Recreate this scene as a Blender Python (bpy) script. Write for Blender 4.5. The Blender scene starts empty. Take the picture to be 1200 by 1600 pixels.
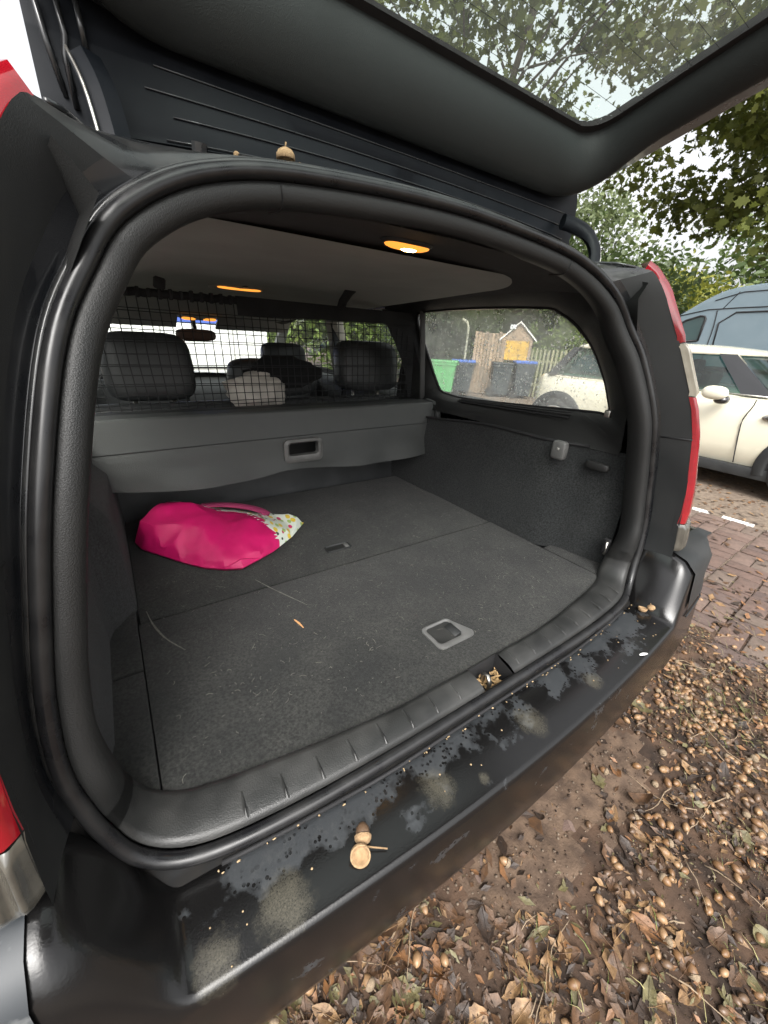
import bpy, bmesh, math, random
import numpy as np
from mathutils import Vector, Matrix, noise, geometry

rad = math.radians
rng = random.Random(11)
nr = np.random.RandomState(11)
sc = bpy.context.scene
col = sc.collection

# ------------------------------------------------------------------ camera, sky, sun, exposure
cam_d = bpy.data.cameras.new('camera')
cam = bpy.data.objects.new('camera', cam_d)
col.objects.link(cam)
cam_d.sensor_fit = 'VERTICAL'
cam_d.sensor_height = 36.0
cam_d.lens = 13.75
cam_d.clip_start = 0.01
cam_d.clip_end = 2000
RX, DN, FW = (0.83039, -0.55523, 0.04664), (-0.18926, -0.35980, -0.91363), (0.52406, 0.74984, -0.40385)
cam.matrix_world = Matrix(((RX[0], -DN[0], -FW[0], -0.50476), (RX[1], -DN[1], -FW[1], -0.41850),
                           (RX[2], -DN[2], -FW[2], 1.18245), (0, 0, 0, 1)))
sc.camera = cam

SUN_EL, SUN_AZ = rad(52), rad(-120)          # direction the light comes from (azimuth from +X)
world = bpy.data.worlds.new('World')
sc.world = world
world.use_nodes = True
wn = world.node_tree
sky = wn.nodes.new('ShaderNodeTexSky')
sky.sky_type = 'NISHITA'
sky.sun_disc = False
sky.sun_elevation = SUN_EL
sky.sun_rotation = math.pi / 2 - SUN_AZ
sky.air_density = 1.0
sky.dust_density = 7.0
sky.ozone_density = 0.4
hs = wn.nodes.new('ShaderNodeHueSaturation')          # overcast: the blue washed out of the whole sky
hs.inputs['Saturation'].default_value = 0.12
hs.inputs['Value'].default_value = 1.5
wn.links.new(sky.outputs[0], hs.inputs['Color'])
wn.links.new(hs.outputs[0], wn.nodes['Background'].inputs[0])
wn.nodes['Background'].inputs[1].default_value = 0.15
sun_d = bpy.data.lights.new('sun', 'SUN')
sun_d.energy = 0.9
sun_d.angle = rad(45)
sun_d.color = (1.0, 0.94, 0.85)
sun = bpy.data.objects.new('sun', sun_d)
col.objects.link(sun)
sd = Vector((math.cos(SUN_EL) * math.cos(SUN_AZ), math.cos(SUN_EL) * math.sin(SUN_AZ), math.sin(SUN_EL)))
sun.rotation_euler = sd.to_track_quat('Z', 'Y').to_euler()
sc.view_settings.view_transform = 'Standard'
sc.view_settings.look = 'None'
sc.view_settings.exposure = 0.85
sc.view_settings.gamma = 1.0
sc.cycles.use_denoising = True
sc.cycles.max_bounces = 10
sc.cycles.transparent_max_bounces = 16
sc.cycles.sample_clamp_indirect = 8

# ------------------------------------------------------------------ helpers
def lerp(a, b, t): return a + (b - a) * t
def smooth(a, b, v):
    t = min(1, max(0, (v - a) / (b - a)))
    return t * t * (3 - 2 * t)

def M(name, c1, c2=None, rough=.5, r2=None, metal=0., scale=8., detail=5., bump=0., bscale=300., coat=0., spec=.5, trans=0., lo=.35, hi=.65, sheen=0.):
    m = bpy.data.materials.new(name); m.use_nodes = True
    t = m.node_tree; b = t.nodes['Principled BSDF']; N = t.nodes.new; L = t.links.new
    b.inputs['Metallic'].default_value = metal
    b.inputs['Coat Weight'].default_value = coat
    b.inputs['Coat Roughness'].default_value = .08
    b.inputs['Specular IOR Level'].default_value = spec
    b.inputs['Transmission Weight'].default_value = trans
    b.inputs['Sheen Weight'].default_value = sheen
    tc = N('ShaderNodeTexCoord')
    if c2 is None: c2 = tuple(v * .82 for v in c1)
    n = N('ShaderNodeTexNoise'); n.inputs['Scale'].default_value = scale; n.inputs['Detail'].default_value = detail
    L(tc.outputs['Object'], n.inputs['Vector'])
    mr = N('ShaderNodeMapRange'); mr.inputs[1].default_value = lo; mr.inputs[2].default_value = hi
    L(n.outputs['Fac'], mr.inputs[0])
    mx = N('ShaderNodeMix'); mx.data_type = 'RGBA'
    mx.inputs[6].default_value = (*c1, 1); mx.inputs[7].default_value = (*c2, 1)
    L(mr.outputs[0], mx.inputs[0]); L(mx.outputs[2], b.inputs['Base Color'])
    rr = N('ShaderNodeMapRange'); rr.inputs[1].default_value = lo; rr.inputs[2].default_value = hi
    rr.inputs[3].default_value = rough; rr.inputs[4].default_value = rough * 1.25 if r2 is None else r2
    L(n.outputs['Fac'], rr.inputs[0]); L(rr.outputs[0], b.inputs['Roughness'])
    if bump:
        n2 = N('ShaderNodeTexNoise'); n2.inputs['Scale'].default_value = bscale; n2.inputs['Detail'].default_value = 3
        L(tc.outputs['Object'], n2.inputs['Vector'])
        bp = N('ShaderNodeBump'); bp.inputs['Strength'].default_value = bump; bp.inputs['Distance'].default_value = .002
        L(n2.outputs['Fac'], bp.inputs['Height']); L(bp.outputs[0], b.inputs['Normal'])
    return m

def glass(name, tint=(.92, .96, .94), haze=.0, hazecol=(.75, .78, .74), hscale=9., refl=1.45):
    """thin sheet glass: clear see-through film with mirror reflection and an uneven film of dirt"""
    m = bpy.data.materials.new(name); m.use_nodes = True
    t = m.node_tree; N = t.nodes.new; L = t.links.new
    t.nodes.remove(t.nodes['Principled BSDF']); out = t.nodes['Material Output']
    tr = N('ShaderNodeBsdfTransparent'); tr.inputs[0].default_value = (*tint, 1)
    gl = N('ShaderNodeBsdfGlossy'); gl.inputs['Roughness'].default_value = .03
    lw = N('ShaderNodeLayerWeight'); lw.inputs[0].default_value = .5
    pw = N('ShaderNodeMath'); pw.operation = 'POWER'; pw.inputs[1].default_value = 5; L(lw.outputs['Facing'], pw.inputs[0])
    fr = N('ShaderNodeMath'); fr.operation = 'MULTIPLY_ADD'; fr.inputs[1].default_value = .85; fr.inputs[2].default_value = .05 * refl / 1.45; L(pw.outputs[0], fr.inputs[0])
    mx = N('ShaderNodeMixShader'); L(fr.outputs[0], mx.inputs[0]); L(tr.outputs[0], mx.inputs[1]); L(gl.outputs[0], mx.inputs[2])
    last = mx
    if haze:
        df = N('ShaderNodeBsdfDiffuse'); df.inputs[0].default_value = (*hazecol, 1)
        tl = N('ShaderNodeBsdfTranslucent'); tl.inputs[0].default_value = (*hazecol, 1)
        a = N('ShaderNodeMixShader'); a.inputs[0].default_value = .6; L(df.outputs[0], a.inputs[1]); L(tl.outputs[0], a.inputs[2])
        tc = N('ShaderNodeTexCoord'); n = N('ShaderNodeTexNoise'); n.inputs['Scale'].default_value = hscale; n.inputs['Detail'].default_value = 8
        n.inputs['Roughness'].default_value = .7
        L(tc.outputs['Object'], n.inputs['Vector'])
        mr = N('ShaderNodeMapRange'); mr.inputs[1].default_value = .3; mr.inputs[2].default_value = .75
        mr.inputs[3].default_value = haze * .45; mr.inputs[4].default_value = haze * 1.7
        L(n.outputs['Fac'], mr.inputs[0])
        fin = N('ShaderNodeMixShader'); L(mr.outputs[0], fin.inputs[0]); L(mx.outputs[0], fin.inputs[1]); L(a.outputs[0], fin.inputs[2])
        last = fin
    L(last.outputs[0], out.inputs[0])
    return m

def emit(name, c, s):
    m = bpy.data.materials.new(name); m.use_nodes = True
    b = m.node_tree.nodes['Principled BSDF']
    b.inputs['Base Color'].default_value = (*c, 1); b.inputs['Emission Color'].default_value = (*c, 1)
    b.inputs['Emission Strength'].default_value = s
    return m

def tag(o, label=None, cat=None, group=None, kind=None):
    if label: o['label'] = label
    if cat: o['category'] = cat
    if group: o['group'] = group
    if kind: o['kind'] = kind
    return o

def mk(name, V, F, mat, parent=None, sm=True, MI=None, auto=None):
    me = bpy.data.meshes.new(name)
    me.from_pydata([tuple(v) for v in V], [], F)
    for m in (mat if isinstance(mat, (list, tuple)) else [mat]): me.materials.append(m)
    if MI is not None: me.polygons.foreach_set('material_index', MI)
    if sm: me.polygons.foreach_set('use_smooth', [True] * len(me.polygons))
    if auto: me.set_sharp_from_angle(angle=rad(auto))
    me.update()
    o = bpy.data.objects.new(name, me); col.objects.link(o)
    if parent: adopt(o, parent)
    return o

def adopt(o, p):
    o.parent = p
    o.matrix_parent_inverse = Matrix.Translation(-Vector(p.get('_at', (0, 0, 0))))

def thing(name, at, label, cat, group=None):
    e = bpy.data.objects.new(name, None); col.objects.link(e)
    e.location = at; e['_at'] = list(at); e.empty_display_size = .1
    return tag(e, label, cat, group)

def grid(S, cu=False, cv=False):
    n, m = len(S), len(S[0]); V = [tuple(p) for r in S for p in r]; F = []
    for i in range(n if cu else n - 1):
        for j in range(m if cv else m - 1):
            a, b = i * m + j, i * m + (j + 1) % m; i2 = (i + 1) % n
            F.append((a, b, i2 * m + (j + 1) % m, i2 * m + j))
    return V, F

def tube(path, r, n=8, flat=1.0, cap=True, up=(0, 0, 1)):
    S = []; P = [Vector(p) for p in path]
    for i, p in enumerate(P):
        d = (P[min(i + 1, len(P) - 1)] - P[max(i - 1, 0)]).normalized()
        u = Vector(up); u = (u - d * u.dot(d))
        if u.length < 1e-3: u = Vector((1, 0, 0)) - d * d.x
        u.normalize(); w = d.cross(u)
        rr = r[i] if isinstance(r, (list, tuple)) else r
        S.append([p + u * rr * flat * math.sin(2 * math.pi * k / n) + w * rr * math.cos(2 * math.pi * k / n) for k in range(n)])
    V, F = grid(S, cv=True)
    if cap: F.append(tuple(range(n - 1, -1, -1))); F.append(tuple(range((len(P) - 1) * n, len(P) * n)))
    return V, F

def boxg(c, s, bev=.004, seg=2, rot=None, taper=None):
    bm = bmesh.new(); bmesh.ops.create_cube(bm, size=1)
    for v in bm.verts:
        k = 1.0
        if taper and v.co.z > 0: k = taper
        v.co = Vector((v.co.x * s[0] * k, v.co.y * s[1] * k, v.co.z * s[2]))
    if bev: bmesh.ops.bevel(bm, geom=bm.edges[:] + bm.verts[:], offset=min(bev, min(s) * .45), segments=seg, profile=.6, affect='EDGES')
    R = Matrix.Identity(3) if rot is None else Matrix.Rotation(rot[2], 3, 'Z') @ Matrix.Rotation(rot[1], 3, 'Y') @ Matrix.Rotation(rot[0], 3, 'X')
    bm.verts.index_update()
    V = [tuple(R @ v.co + Vector(c)) for v in bm.verts]; F = [tuple(v.index for v in f.verts) for f in bm.faces]
    bm.free(); return V, F

def box(name, c, s, mat, parent=None, bev=.004, rot=None, seg=2, taper=None):
    V, F = boxg(c, s, bev, seg, rot, taper); return mk(name, V, F, mat, parent, True, auto=35)

def superell(c, r, e=.55, nu=20, nv=12):
    def pw(v, k): return math.copysign(abs(v) ** k, v)
    V = []; F = []
    for i in range(nv + 1):
        a = -math.pi / 2 + math.pi * i / nv
        for j in range(nu):
            b = 2 * math.pi * j / nu
            V.append((c[0] + r[0] * pw(math.cos(a), e) * pw(math.cos(b), e), c[1] + r[1] * pw(math.cos(a), e) * pw(math.sin(b), e), c[2] + r[2] * pw(math.sin(a), e)))
    for i in range(nv):
        for j in range(nu):
            F.append((i * nu + j, i * nu + (j + 1) % nu, (i + 1) * nu + (j + 1) % nu, (i + 1) * nu + j))
    return V, F

class MB:
    def __init__(s): s.V = []; s.F = []; s.I = []
    def add(s, VF, mi=0):
        o = len(s.V); s.V += [tuple(v) for v in VF[0]]; s.F += [tuple(i + o for i in f) for f in VF[1]]; s.I += [mi] * len(VF[1]); return s
    def build(s, name, mat, parent=None, sm=True, auto=None): return mk(name, s.V, s.F, mat, parent, sm, s.I, auto)

def copy_tree(o, parent=None):
    c = o.copy(); col.objects.link(c); c.parent = parent
    for ch in list(o.children): copy_tree(ch, c)
    return c

def cat_rom(P, n, closed=False):
    """resample polyline smoothly at n points, even spacing"""
    P = np.array(P, float); k = len(P); out = []
    segs = k if closed else k - 1
    for i in range(segs):
        p0 = P[(i - 1) % k] if closed or i > 0 else 2 * P[0] - P[1]
        p1 = P[i]; p2 = P[(i + 1) % k]
        p3 = P[(i + 2) % k] if closed or i + 2 < k else 2 * P[-1] - P[-2]
        for t in np.linspace(0, 1, 12, endpoint=False):
            out.append(.5 * (2 * p1 + (p2 - p0) * t + (2 * p0 - 5 * p1 + 4 * p2 - p3) * t * t + (3 * p1 - p0 - 3 * p2 + p3) * t ** 3))
    out.append(P[0] if closed else P[-1]); out = np.array(out)
    d = np.r_[0, np.cumsum(np.linalg.norm(np.diff(out, axis=0), axis=1))]
    s = np.linspace(0, d[-1], n, endpoint=not closed)
    return np.stack([np.interp(s, d, out[:, i]) for i in range(out.shape[1])], 1)

def interp(tab, z):
    """tab rows (key, a, b, ...) sorted by key -> interpolated a, b, ..."""
    t = np.array(tab, float); return [float(np.interp(z, t[:, 0], t[:, i])) for i in range(1, t.shape[1])]

# ------------------------------------------------------------------ materials
m_paint = M('black_car_paint', (.012, .013, .015), (.02, .021, .022), rough=.22, r2=.36, scale=14, coat=.6)
m_flange = M('dirty_black_paint', (.012, .013, .014), (.028, .028, .027), rough=.22, r2=.42, scale=30, coat=.3, detail=8)
m_panel = M('matte_black_plastic', (.014, .0155, .016), (.02, .021, .021), rough=.5, scale=10, bump=.15, bscale=900)
m_rubber = M('black_rubber', (.008, .008, .009), (.018, .018, .018), rough=.24, r2=.4, scale=25)
m_trim = M('charcoal_grained_plastic', (.0095, .01, .0098), (.013, .013, .0125), rough=.5, scale=6, bump=.35, bscale=700)
m_sill = M('scuffed_grey_plastic', (.017, .0175, .017), (.042, .042, .04), rough=.36, r2=.55, scale=16, detail=9, bump=.25, bscale=500, lo=.4, hi=.8)
m_gtrim = M('tailgate_trim_plastic', (.0085, .0115, .0115), (.0105, .0135, .0135), rough=.6, scale=6, bump=.3, bscale=800)
m_darktrim = M('dark_roof_trim_cloth', (.022, .023, .0245), (.028, .029, .031), rough=.9, scale=20, bump=.3, bscale=900)
m_head = M('grey_headliner_cloth', (.27, .285, .265), (.30, .315, .295), rough=.95, scale=7, bump=.25, bscale=1000)
m_leather = M('black_seat_leather', (.03, .032, .033), (.042, .044, .045), rough=.38, scale=12, bump=.3, bscale=250)
m_beige = M('beige_pillar_plastic', (.36, .34, .29), rough=.55)
m_grey = M('light_grey_plastic', (.3, .3, .28), rough=.55)
m_black = M('flat_black', (.012, .012, .013), rough=.7)
m_steel = M('worn_steel', (.55, .54, .5), (.3, .28, .25), rough=.35, metal=1, scale=60)
m_handle = M('grey_handle_plastic', (.10, .10, .097), (.125, .125, .12), rough=.42, scale=40, bump=.2, bscale=900)
m_cover = M('grey_vinyl', (.040, .043, .042), (.052, .055, .053), rough=.5, scale=9, bump=.3, bscale=500)
m_net = M('black_netting', (.012, .013, .014), rough=.75)
m_red = M('red_lamp_lens', (.27, .005, .012), (.21, .004, .009), rough=.12, scale=40, coat=1)
m_clear = M('clear_lamp_lens', (.05, .047, .04), (.08, .075, .062), rough=.12, scale=30, coat=1)
m_clear2 = M('cream_lamp_lens', (.34, .31, .25), (.42, .39, .32), rough=.15, scale=30, coat=1)
m_lamp = emit('lit_lamp_glass', (1.0, .36, .05), .75)
m_bulb = emit('lit_lamp_bulb', (1.0, .60, .2), 26)
m_gl_side = glass('rain_wet_side_glass', (.97, .99, .95), haze=.26, hazecol=(.98, 1.0, .96), hscale=7)
m_gl_gate = glass('tailgate_glass', (.86, .95, .90), haze=.05, hscale=5)
m_gl = glass('window_glass', (.9, .95, .92), haze=.05)
m_tyre = M('tyre_rubber', (.02, .02, .021), (.035, .034, .032), rough=.8, scale=30)
m_alloy = M('alloy_wheel', (.62, .62, .6), rough=.3, metal=.8)

def carpet_mat(name, c1, c2):
    m = M(name, c1, c2, rough=.95, scale=9, detail=10, bump=.8, bscale=1400, lo=.3, hi=.75, sheen=.08)
    t = m.node_tree; N = t.nodes.new; L = t.links.new; b = t.nodes['Principled BSDF']
    src = b.inputs['Base Color'].links[0].from_socket
    tc = N('ShaderNodeTexCoord')
    sp = N('ShaderNodeTexNoise'); sp.inputs['Scale'].default_value = 240; sp.inputs['Detail'].default_value = 5
    L(tc.outputs['Object'], sp.inputs['Vector'])
    mr = N('ShaderNodeMapRange'); mr.inputs[1].default_value = .35; mr.inputs[2].default_value = .75; mr.inputs[3].default_value = .45; mr.inputs[4].default_value = 2.3
    L(sp.outputs['Fac'], mr.inputs[0])
    vm = N('ShaderNodeVectorMath'); vm.operation = 'SCALE'; L(src, vm.inputs[0]); L(mr.outputs[0], vm.inputs['Scale'])
    L(vm.outputs[0], b.inputs['Base Color'])
    return m
m_carpet = carpet_mat('charcoal_carpet', (.0055, .0062, .0056), (.022, .0222, .0195))
m_wallcarpet = carpet_mat('dark_wall_carpet', (.0125, .014, .0145), (.02, .0215, .0215))

def bumper_mat():
    m = bpy.data.materials.new('weathered_bumper_plastic'); m.use_nodes = True
    t = m.node_tree; N = t.nodes.new; L = t.links.new; b = t.nodes['Principled BSDF']
    tc = N('ShaderNodeTexCoord')
    def nz(sc_, d, r=.5):
        n = N('ShaderNodeTexNoise'); n.inputs['Scale'].default_value = sc_; n.inputs['Detail'].default_value = d; n.inputs['Roughness'].default_value = r
        L(tc.outputs['Object'], n.inputs['Vector']); return n.outputs['Fac']
    def rng_(s, a, c, lo=0, hi=1):
        r = N('ShaderNodeMapRange'); r.inputs[1].default_value = a; r.inputs[2].default_value = c; r.inputs[3].default_value = lo; r.inputs[4].default_value = hi; L(s, r.inputs[0]); return r.outputs[0]
    def ma(op, a, c):
        n = N('ShaderNodeMath'); n.operation = op
        for i, v in enumerate((a, c)):
            if isinstance(v, (int, float)): n.inputs[i].default_value = v
            else: L(v, n.inputs[i])
        return n.outputs[0]
    sx = N('ShaderNodeSeparateXYZ'); L(tc.outputs['Object'], sx.inputs[0])
    # wet film: towards the outer edge, with droplets and a broken rim
    g = rng_(sx.outputs['Y'], -.20, -.12, .26, -.06)
    gx = ma('ADD', rng_(sx.outputs['X'], -.60, -.47, .5, 0), rng_(sx.outputs['X'], .50, .60, 0, .5))
    w = ma('ADD', ma('ADD', nz(20, 2, .5), g), gx)
    w = ma('ADD', w, ma('MULTIPLY', ma('SUBTRACT', nz(95, 3, .6), .5), .22))
    wet = rng_(w, .50, .60)
    vo = N('ShaderNodeTexVoronoi'); vo.inputs['Scale'].default_value = 130; L(tc.outputs['Object'], vo.inputs['Vector'])
    drop = ma('MULTIPLY', rng_(vo.outputs['Distance'], .28, .36, 1, 0), rng_(w, .36, .5))
    wet = ma('MAXIMUM', wet, drop)
    # dried lichen and dust spots
    spots = None
    for (x, y, r) in ((-.447, -.170, .034), (-.202, -.166, .03), (.019, -.171, .03), (-.524, -.176, .026), (.21, -.177, .022), (-.13, -.195, .010)):
        vm = N('ShaderNodeVectorMath'); vm.operation = 'DISTANCE'; vm.inputs[1].default_value = (x, y, .556); L(tc.outputs['Object'], vm.inputs[0])
        d = ma('ADD', ma('DIVIDE', vm.outputs['Value'], r), ma('MULTIPLY', ma('SUBTRACT', nz(45, 5, .7), .5), 1.5))
        s = rng_(d, .35, 1.1, .85, 0)
        spots = s if spots is None else ma('MAXIMUM', spots, s)
    spots = ma('MULTIPLY', spots, rng_(nz(520, 4, .65), .30, .80, .12, .75))
    dust = rng_(nz(60, 8, .7), .52, .78)
    def mix(f, a, c):
        x = N('ShaderNodeMix'); x.data_type = 'RGBA'
        if isinstance(f, float): x.inputs[0].default_value = f
        else: L(f, x.inputs[0])
        for i, v in ((6, a), (7, c)):
            if isinstance(v, tuple): x.inputs[i].default_value = (*v, 1)
            else: L(v, x.inputs[i])
        return x.outputs[2]
    dry = mix(dust, (.034, .037, .040), (.055, .057, .058))
    c = mix(wet, dry, (.006, .0058, .0058))
    c = mix(spots, c, (.13, .118, .085))
    L(c, b.inputs['Base Color'])
    r = ma('ADD', rng_(wet, 0, 1, .42, .2), ma('MULTIPLY', spots, .5))
    L(r, b.inputs['Roughness'])
    bp = N('ShaderNodeBump'); bp.inputs['Strength'].default_value = .14; bp.inputs['Distance'].default_value = .002
    L(ma('ADD', ma('MULTIPLY', nz(420, 2), .5), ma('MULTIPLY', spots, .6)), bp.inputs['Height']); L(bp.outputs[0], b.inputs['Normal'])
    return m
m_bumper = bumper_mat()
m_scr = M('scratched_grey_paint', (.026, .03, .034), (.16, .165, .165), rough=.5, r2=.6, scale=26, detail=10, lo=.58, hi=.74)
# ------------------------------------------------------------------ ground
def ground_mat():
    m = M('brick_paved_ground', (.14, .09, .065), (.075, .05, .037), rough=.75, scale=3, detail=9)
    t = m.node_tree; N = t.nodes.new; L = t.links.new; b = t.nodes['Principled BSDF']
    src = b.inputs['Base Color'].links[0].from_socket
    tc = N('ShaderNodeTexCoord'); br = N('ShaderNodeTexBrick'); br.inputs['Scale'].default_value = 5
    br.inputs['Color1'].default_value = (1, 1, 1, 1); br.inputs['Color2'].default_value = (.7, .72, .75, 1); br.inputs['Mortar'].default_value = (.3, .28, .25, 1)
    br.inputs['Mortar Size'].default_value = .03
    L(tc.outputs['Object'], br.inputs['Vector'])
    mx = N('ShaderNodeMix'); mx.data_type = 'RGBA'; mx.blend_type = 'MULTIPLY'; mx.inputs[0].default_value = 1
    L(src, mx.inputs[6]); L(br.outputs['Color'], mx.inputs[7]); L(mx.outputs[2], b.inputs['Base Color'])
    return m
g = 400
tag(mk('ground', [(-g, -g, -.03), (g, -g, -.03), (g, g, -.03), (-g, g, -.03)], [(0, 1, 2, 3)], ground_mat(), sm=False), kind='structure')
# sandy bed under the bricks
m_bed = M('sandy_soil', (.17, .13, .095), (.10, .075, .055), rough=.95, scale=30, detail=8, bump=.8, bscale=180)
bed = mk('pavement', [(-3, -4, -.012), (12, -4, -.012), (12, 9, -.012), (-3, 9, -.012)], [(0, 1, 2, 3)], m_bed, sm=False)
tag(bed, kind='structure')
m_br = [M('clinker_brick_%d' % i, a, b_, rough=.7, scale=25, detail=8, bump=.7, bscale=260) for i, (a, b_) in enumerate((
    ((.12, .076, .06), (.085, .056, .045)), ((.14, .094, .075), (.10, .069, .055)), ((.10, .068, .057), (.074, .051, .044)), ((.13, .095, .075), (.095, .071, .056))))]
m_white = M('white_brick', (.72, .70, .66), (.55, .53, .49), rough=.7, scale=20)
brick_me = []
for k in range(6):
    V, F = boxg((0, 0, 0), (.196 + rng.uniform(-.004, .003), .094 + rng.uniform(-.003, .003), .05), .006, 2)
    V = [(x + rng.uniform(-.0012, .0012), y + rng.uniform(-.0012, .0012), z) for x, y, z in V]
    me = bpy.data.meshes.new('brick'); me.from_pydata(V, [], F); me.materials.append(m_br[k % 4]); me.polygons.foreach_set('use_smooth', [True] * len(F)); me.set_sharp_from_angle(angle=rad(40))
    brick_me.append(me)
def brick(x, y, ang, me=None, dz=0):
    o = bpy.data.objects.new('brick', me or rng.choice(brick_me)); col.objects.link(o)
    o.location = (x + rng.uniform(-.002, .002), y + rng.uniform(-.002, .002), -.025 + dz + rng.uniform(-.003, .002))
    o.rotation_euler = (rng.uniform(-.012, .012), rng.uniform(-.012, .012), ang + rng.uniform(-.015, .015))
    o.parent = bed; return o
wme = bpy.data.meshes.new('white_brick'); V, F = boxg((0, 0, 0), (.2, .06, .05), .004); wme.from_pydata(V, [], F); wme.materials.append(m_white)
SKEW = rad(3)
nb = 0
for i in range(-1, 14):
    for j in range(-6, 9):
        cx, cy = 1.25 + i * .205, -.02 + j * .205
        cx, cy = cx - .06 * j * .205, cy + .03 * i * .205
        if cx > 3.36 or cx < 1.02 or cy < -.95 or cy > 1.55: continue
        if (i + j) % 2:
            for s in (-.0512, .0512): brick(cx, cy + s, SKEW); nb += 1
        else:
            for s in (-.0512, .0512): brick(cx + s, cy, SKEW + math.pi / 2); nb += 1
for k in range(7):                       # line of white marking bricks
    y = 1.45 - k * .285
    brick(3.42 - .07 * (y - .3), y + .01, math.pi / 2 + rad(4), wme, .004)
# a few uncovered bricks by the bumper
for (x, y, a) in ((-.20, -.17, 1.2), (.32, -.22, .3), (.0, -.12, .5), (.38, -.16, 1.1), (.34, -.46, .4), (.23, -.33, 1.3), (-.1, -.28, 1.1), (.95, -.06, .1), (1.0, .12, .2), (.85, .1, 1.6), (-.3, -.1, .3)):
    brick(x, y, a, None, .004)

# trodden earth verge with litter, fading into the paving
def verge_h(x, y):
    n = noise.noise((x * 3, y * 3, 1)) * .012 + noise.noise((x * 9, y * 9, 4)) * .006 + noise.noise((x * 31, y * 31, 9)) * .0035
    edge = 1.55 + .35 * noise.noise((y * 2.1, 3, 0)) + .2 * noise.noise((y * 7, x * 5, 0)) - .35 * y
    k = smooth(edge + .25, edge - .25, x) if x > edge - .25 else 1
    k = 1 - smooth(edge - .3, edge + .2, x)
    return -.012 + k * .022 + n * (.4 + k)
S = []
XS = np.linspace(-1.6, 2.4, 190); YS = np.linspace(-1.9, 1.0, 150)
S = [[(x, y, verge_h(x, y)) for y in YS] for x in XS]
V, F = grid(S)
m_dirt = M('damp_earth', (.075, .042, .024), (.017, .0098, .006), rough=.85, r2=.98, scale=11, detail=10, bump=.9, bscale=140, lo=.35, hi=.66)
m_sand = M('pale_sandy_soil', (.115, .074, .047), (.05, .031, .02), rough=.75, scale=24, detail=10, bump=.9, bscale=160)
def sandy(f):
    x, y, z = np.mean([V[i] for i in f], axis=0); n = noise.noise((x * 6, y * 6, 3)) * .5 + noise.noise((x * 19, y * 19, 8)) * .35
    return 1 if n + (1 - ((x - .36) / .5) ** 2 - ((y + .16) / .17) ** 2) * .8 > .28 else 0
tag(mk('dirt_verge', V, F, [m_dirt, m_sand], MI=[sandy(f) for f in F]), kind='structure')

# ------------------------------------------------------------------ station wagon
car = thing('station_wagon', (0, 1.7, 0), 'black estate car with its tailgate raised over an open boot', 'car')
HALF = [(0, -.101, .580), (.14, -.101, .580), (.26, -.100, .580), (.38, -.096, .580), (.47, -.088, .581), (.525, -.077, .583), (.562, -.064, .593), (.588, -.053, .618), (.602, -.045, .655), (.612, -.040, .70), (.620, -.030, .763), (.614, -.017, .843), (.597, -.006, .934), (.572, .012, 1.045), (.538, .055, 1.163), (.503, .088, 1.231), (.46, .108, 1.287), (.377, .130, 1.335), (.25, .140, 1.361), (0., .145, 1.375)]
ring_pts = HALF + [(-x, y, z) for x, y, z in HALF[::-1][1:-1]]
NR = 260
RING = cat_rom(ring_pts, NR, True)            # goes: bottom centre -> right -> top -> left
T = np.roll(RING, -1, 0) - np.roll(RING, 1, 0); T /= np.linalg.norm(T, axis=1)[:, None]
FWD = np.array([0, 1., 0]); B = FWD - T * (T @ FWD)[:, None]; B /= np.linalg.norm(B, axis=1)[:, None]
NIN = np.cross(T, B)
cen = np.array([0, .05, .95]); sg = np.sign(((cen - RING) * NIN).sum(1)); NIN *= sg[:, None]
def off(i, a, b): return tuple(RING[i % NR] + NIN[i % NR] * a + B[i % NR] * b)
def ring_loft(name, prof, mat, parent, idx=None, closed=False, auto=None, keep=None):
    idx = list(range(NR)) if idx is None else idx
    S = [[off(i, *(prof(i)[k] if callable(prof) else prof[k])) for k in range(len(prof(0) if callable(prof) else prof))] for i in idx]
    V, F = grid(S, cu=(len(idx) == NR), cv=closed)
    if keep: F = [f for f in F if keep(np.mean([V[v] for v in f], axis=0))]
    return mk(name, V, F, mat, parent, True, auto=auto)
# rubber seal: main bulb and outer lip
circ = [(.0085 * math.cos(a) , .010 * math.sin(a)) for a in np.linspace(0, 2 * math.pi, 10, endpoint=False)]
seal = ring_loft('weatherstrip', circ, m_rubber, car, closed=True)
ring_loft('seal_lip', [(-.0095 + .004 * math.cos(a), .010 + .004 * math.sin(a)) for a in np.linspace(0, 2 * math.pi, 8, endpoint=False)], m_flange, seal, closed=True)
P_SIDE = [(.007, .005), (.010, -.001), (.015, -.004), (.026, -.001), (.033, .006), (.0345, .018), (.031, .044), (.006, .058)]
P_SILL = [(.006, .007), (.010, .005), (.015, .013), (.0185, .024), (.0205, .036), (.0215, .047), (.021, .054), (.008, .060)]
def prof(i):
    p = RING[i % NR]; w = smooth(.60, .74, p[2]); k = 1 + .38 * smooth(.15, .5, abs(p[0])); t = 1 - .25 * smooth(1.22, 1.345, p[2])
    return [(lerp(a[0], b[0], w), lerp(a[1] * k, b[1] * t, w)) for a, b in zip(P_SILL, P_SIDE)]
hi_idx = [i for i in range(NR) if RING[i][2] > .645]
lo_right = [i for i in range(NR) if RING[i][2] <= .68]
lo_idx = sorted(lo_right, key=lambda i: (i + NR // 2) % NR)
rt = ring_loft('opening_trim', prof, m_trim, car, hi_idx)
for i0 in [min(hi_idx, key=lambda i: abs(RING[i][0] - x_) + (9 if RING[i][2] < 1.2 else 0)) for x_ in (-.29, .30)]:
    V, F = tube([np.array(off(i0, *p)) - .0006 * NIN[i0] * -1 for p in P_SIDE[1:7]], .0012, 5); mk('trim_joint', V, F, m_black, rt)
REC = (-.031, .056)
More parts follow.
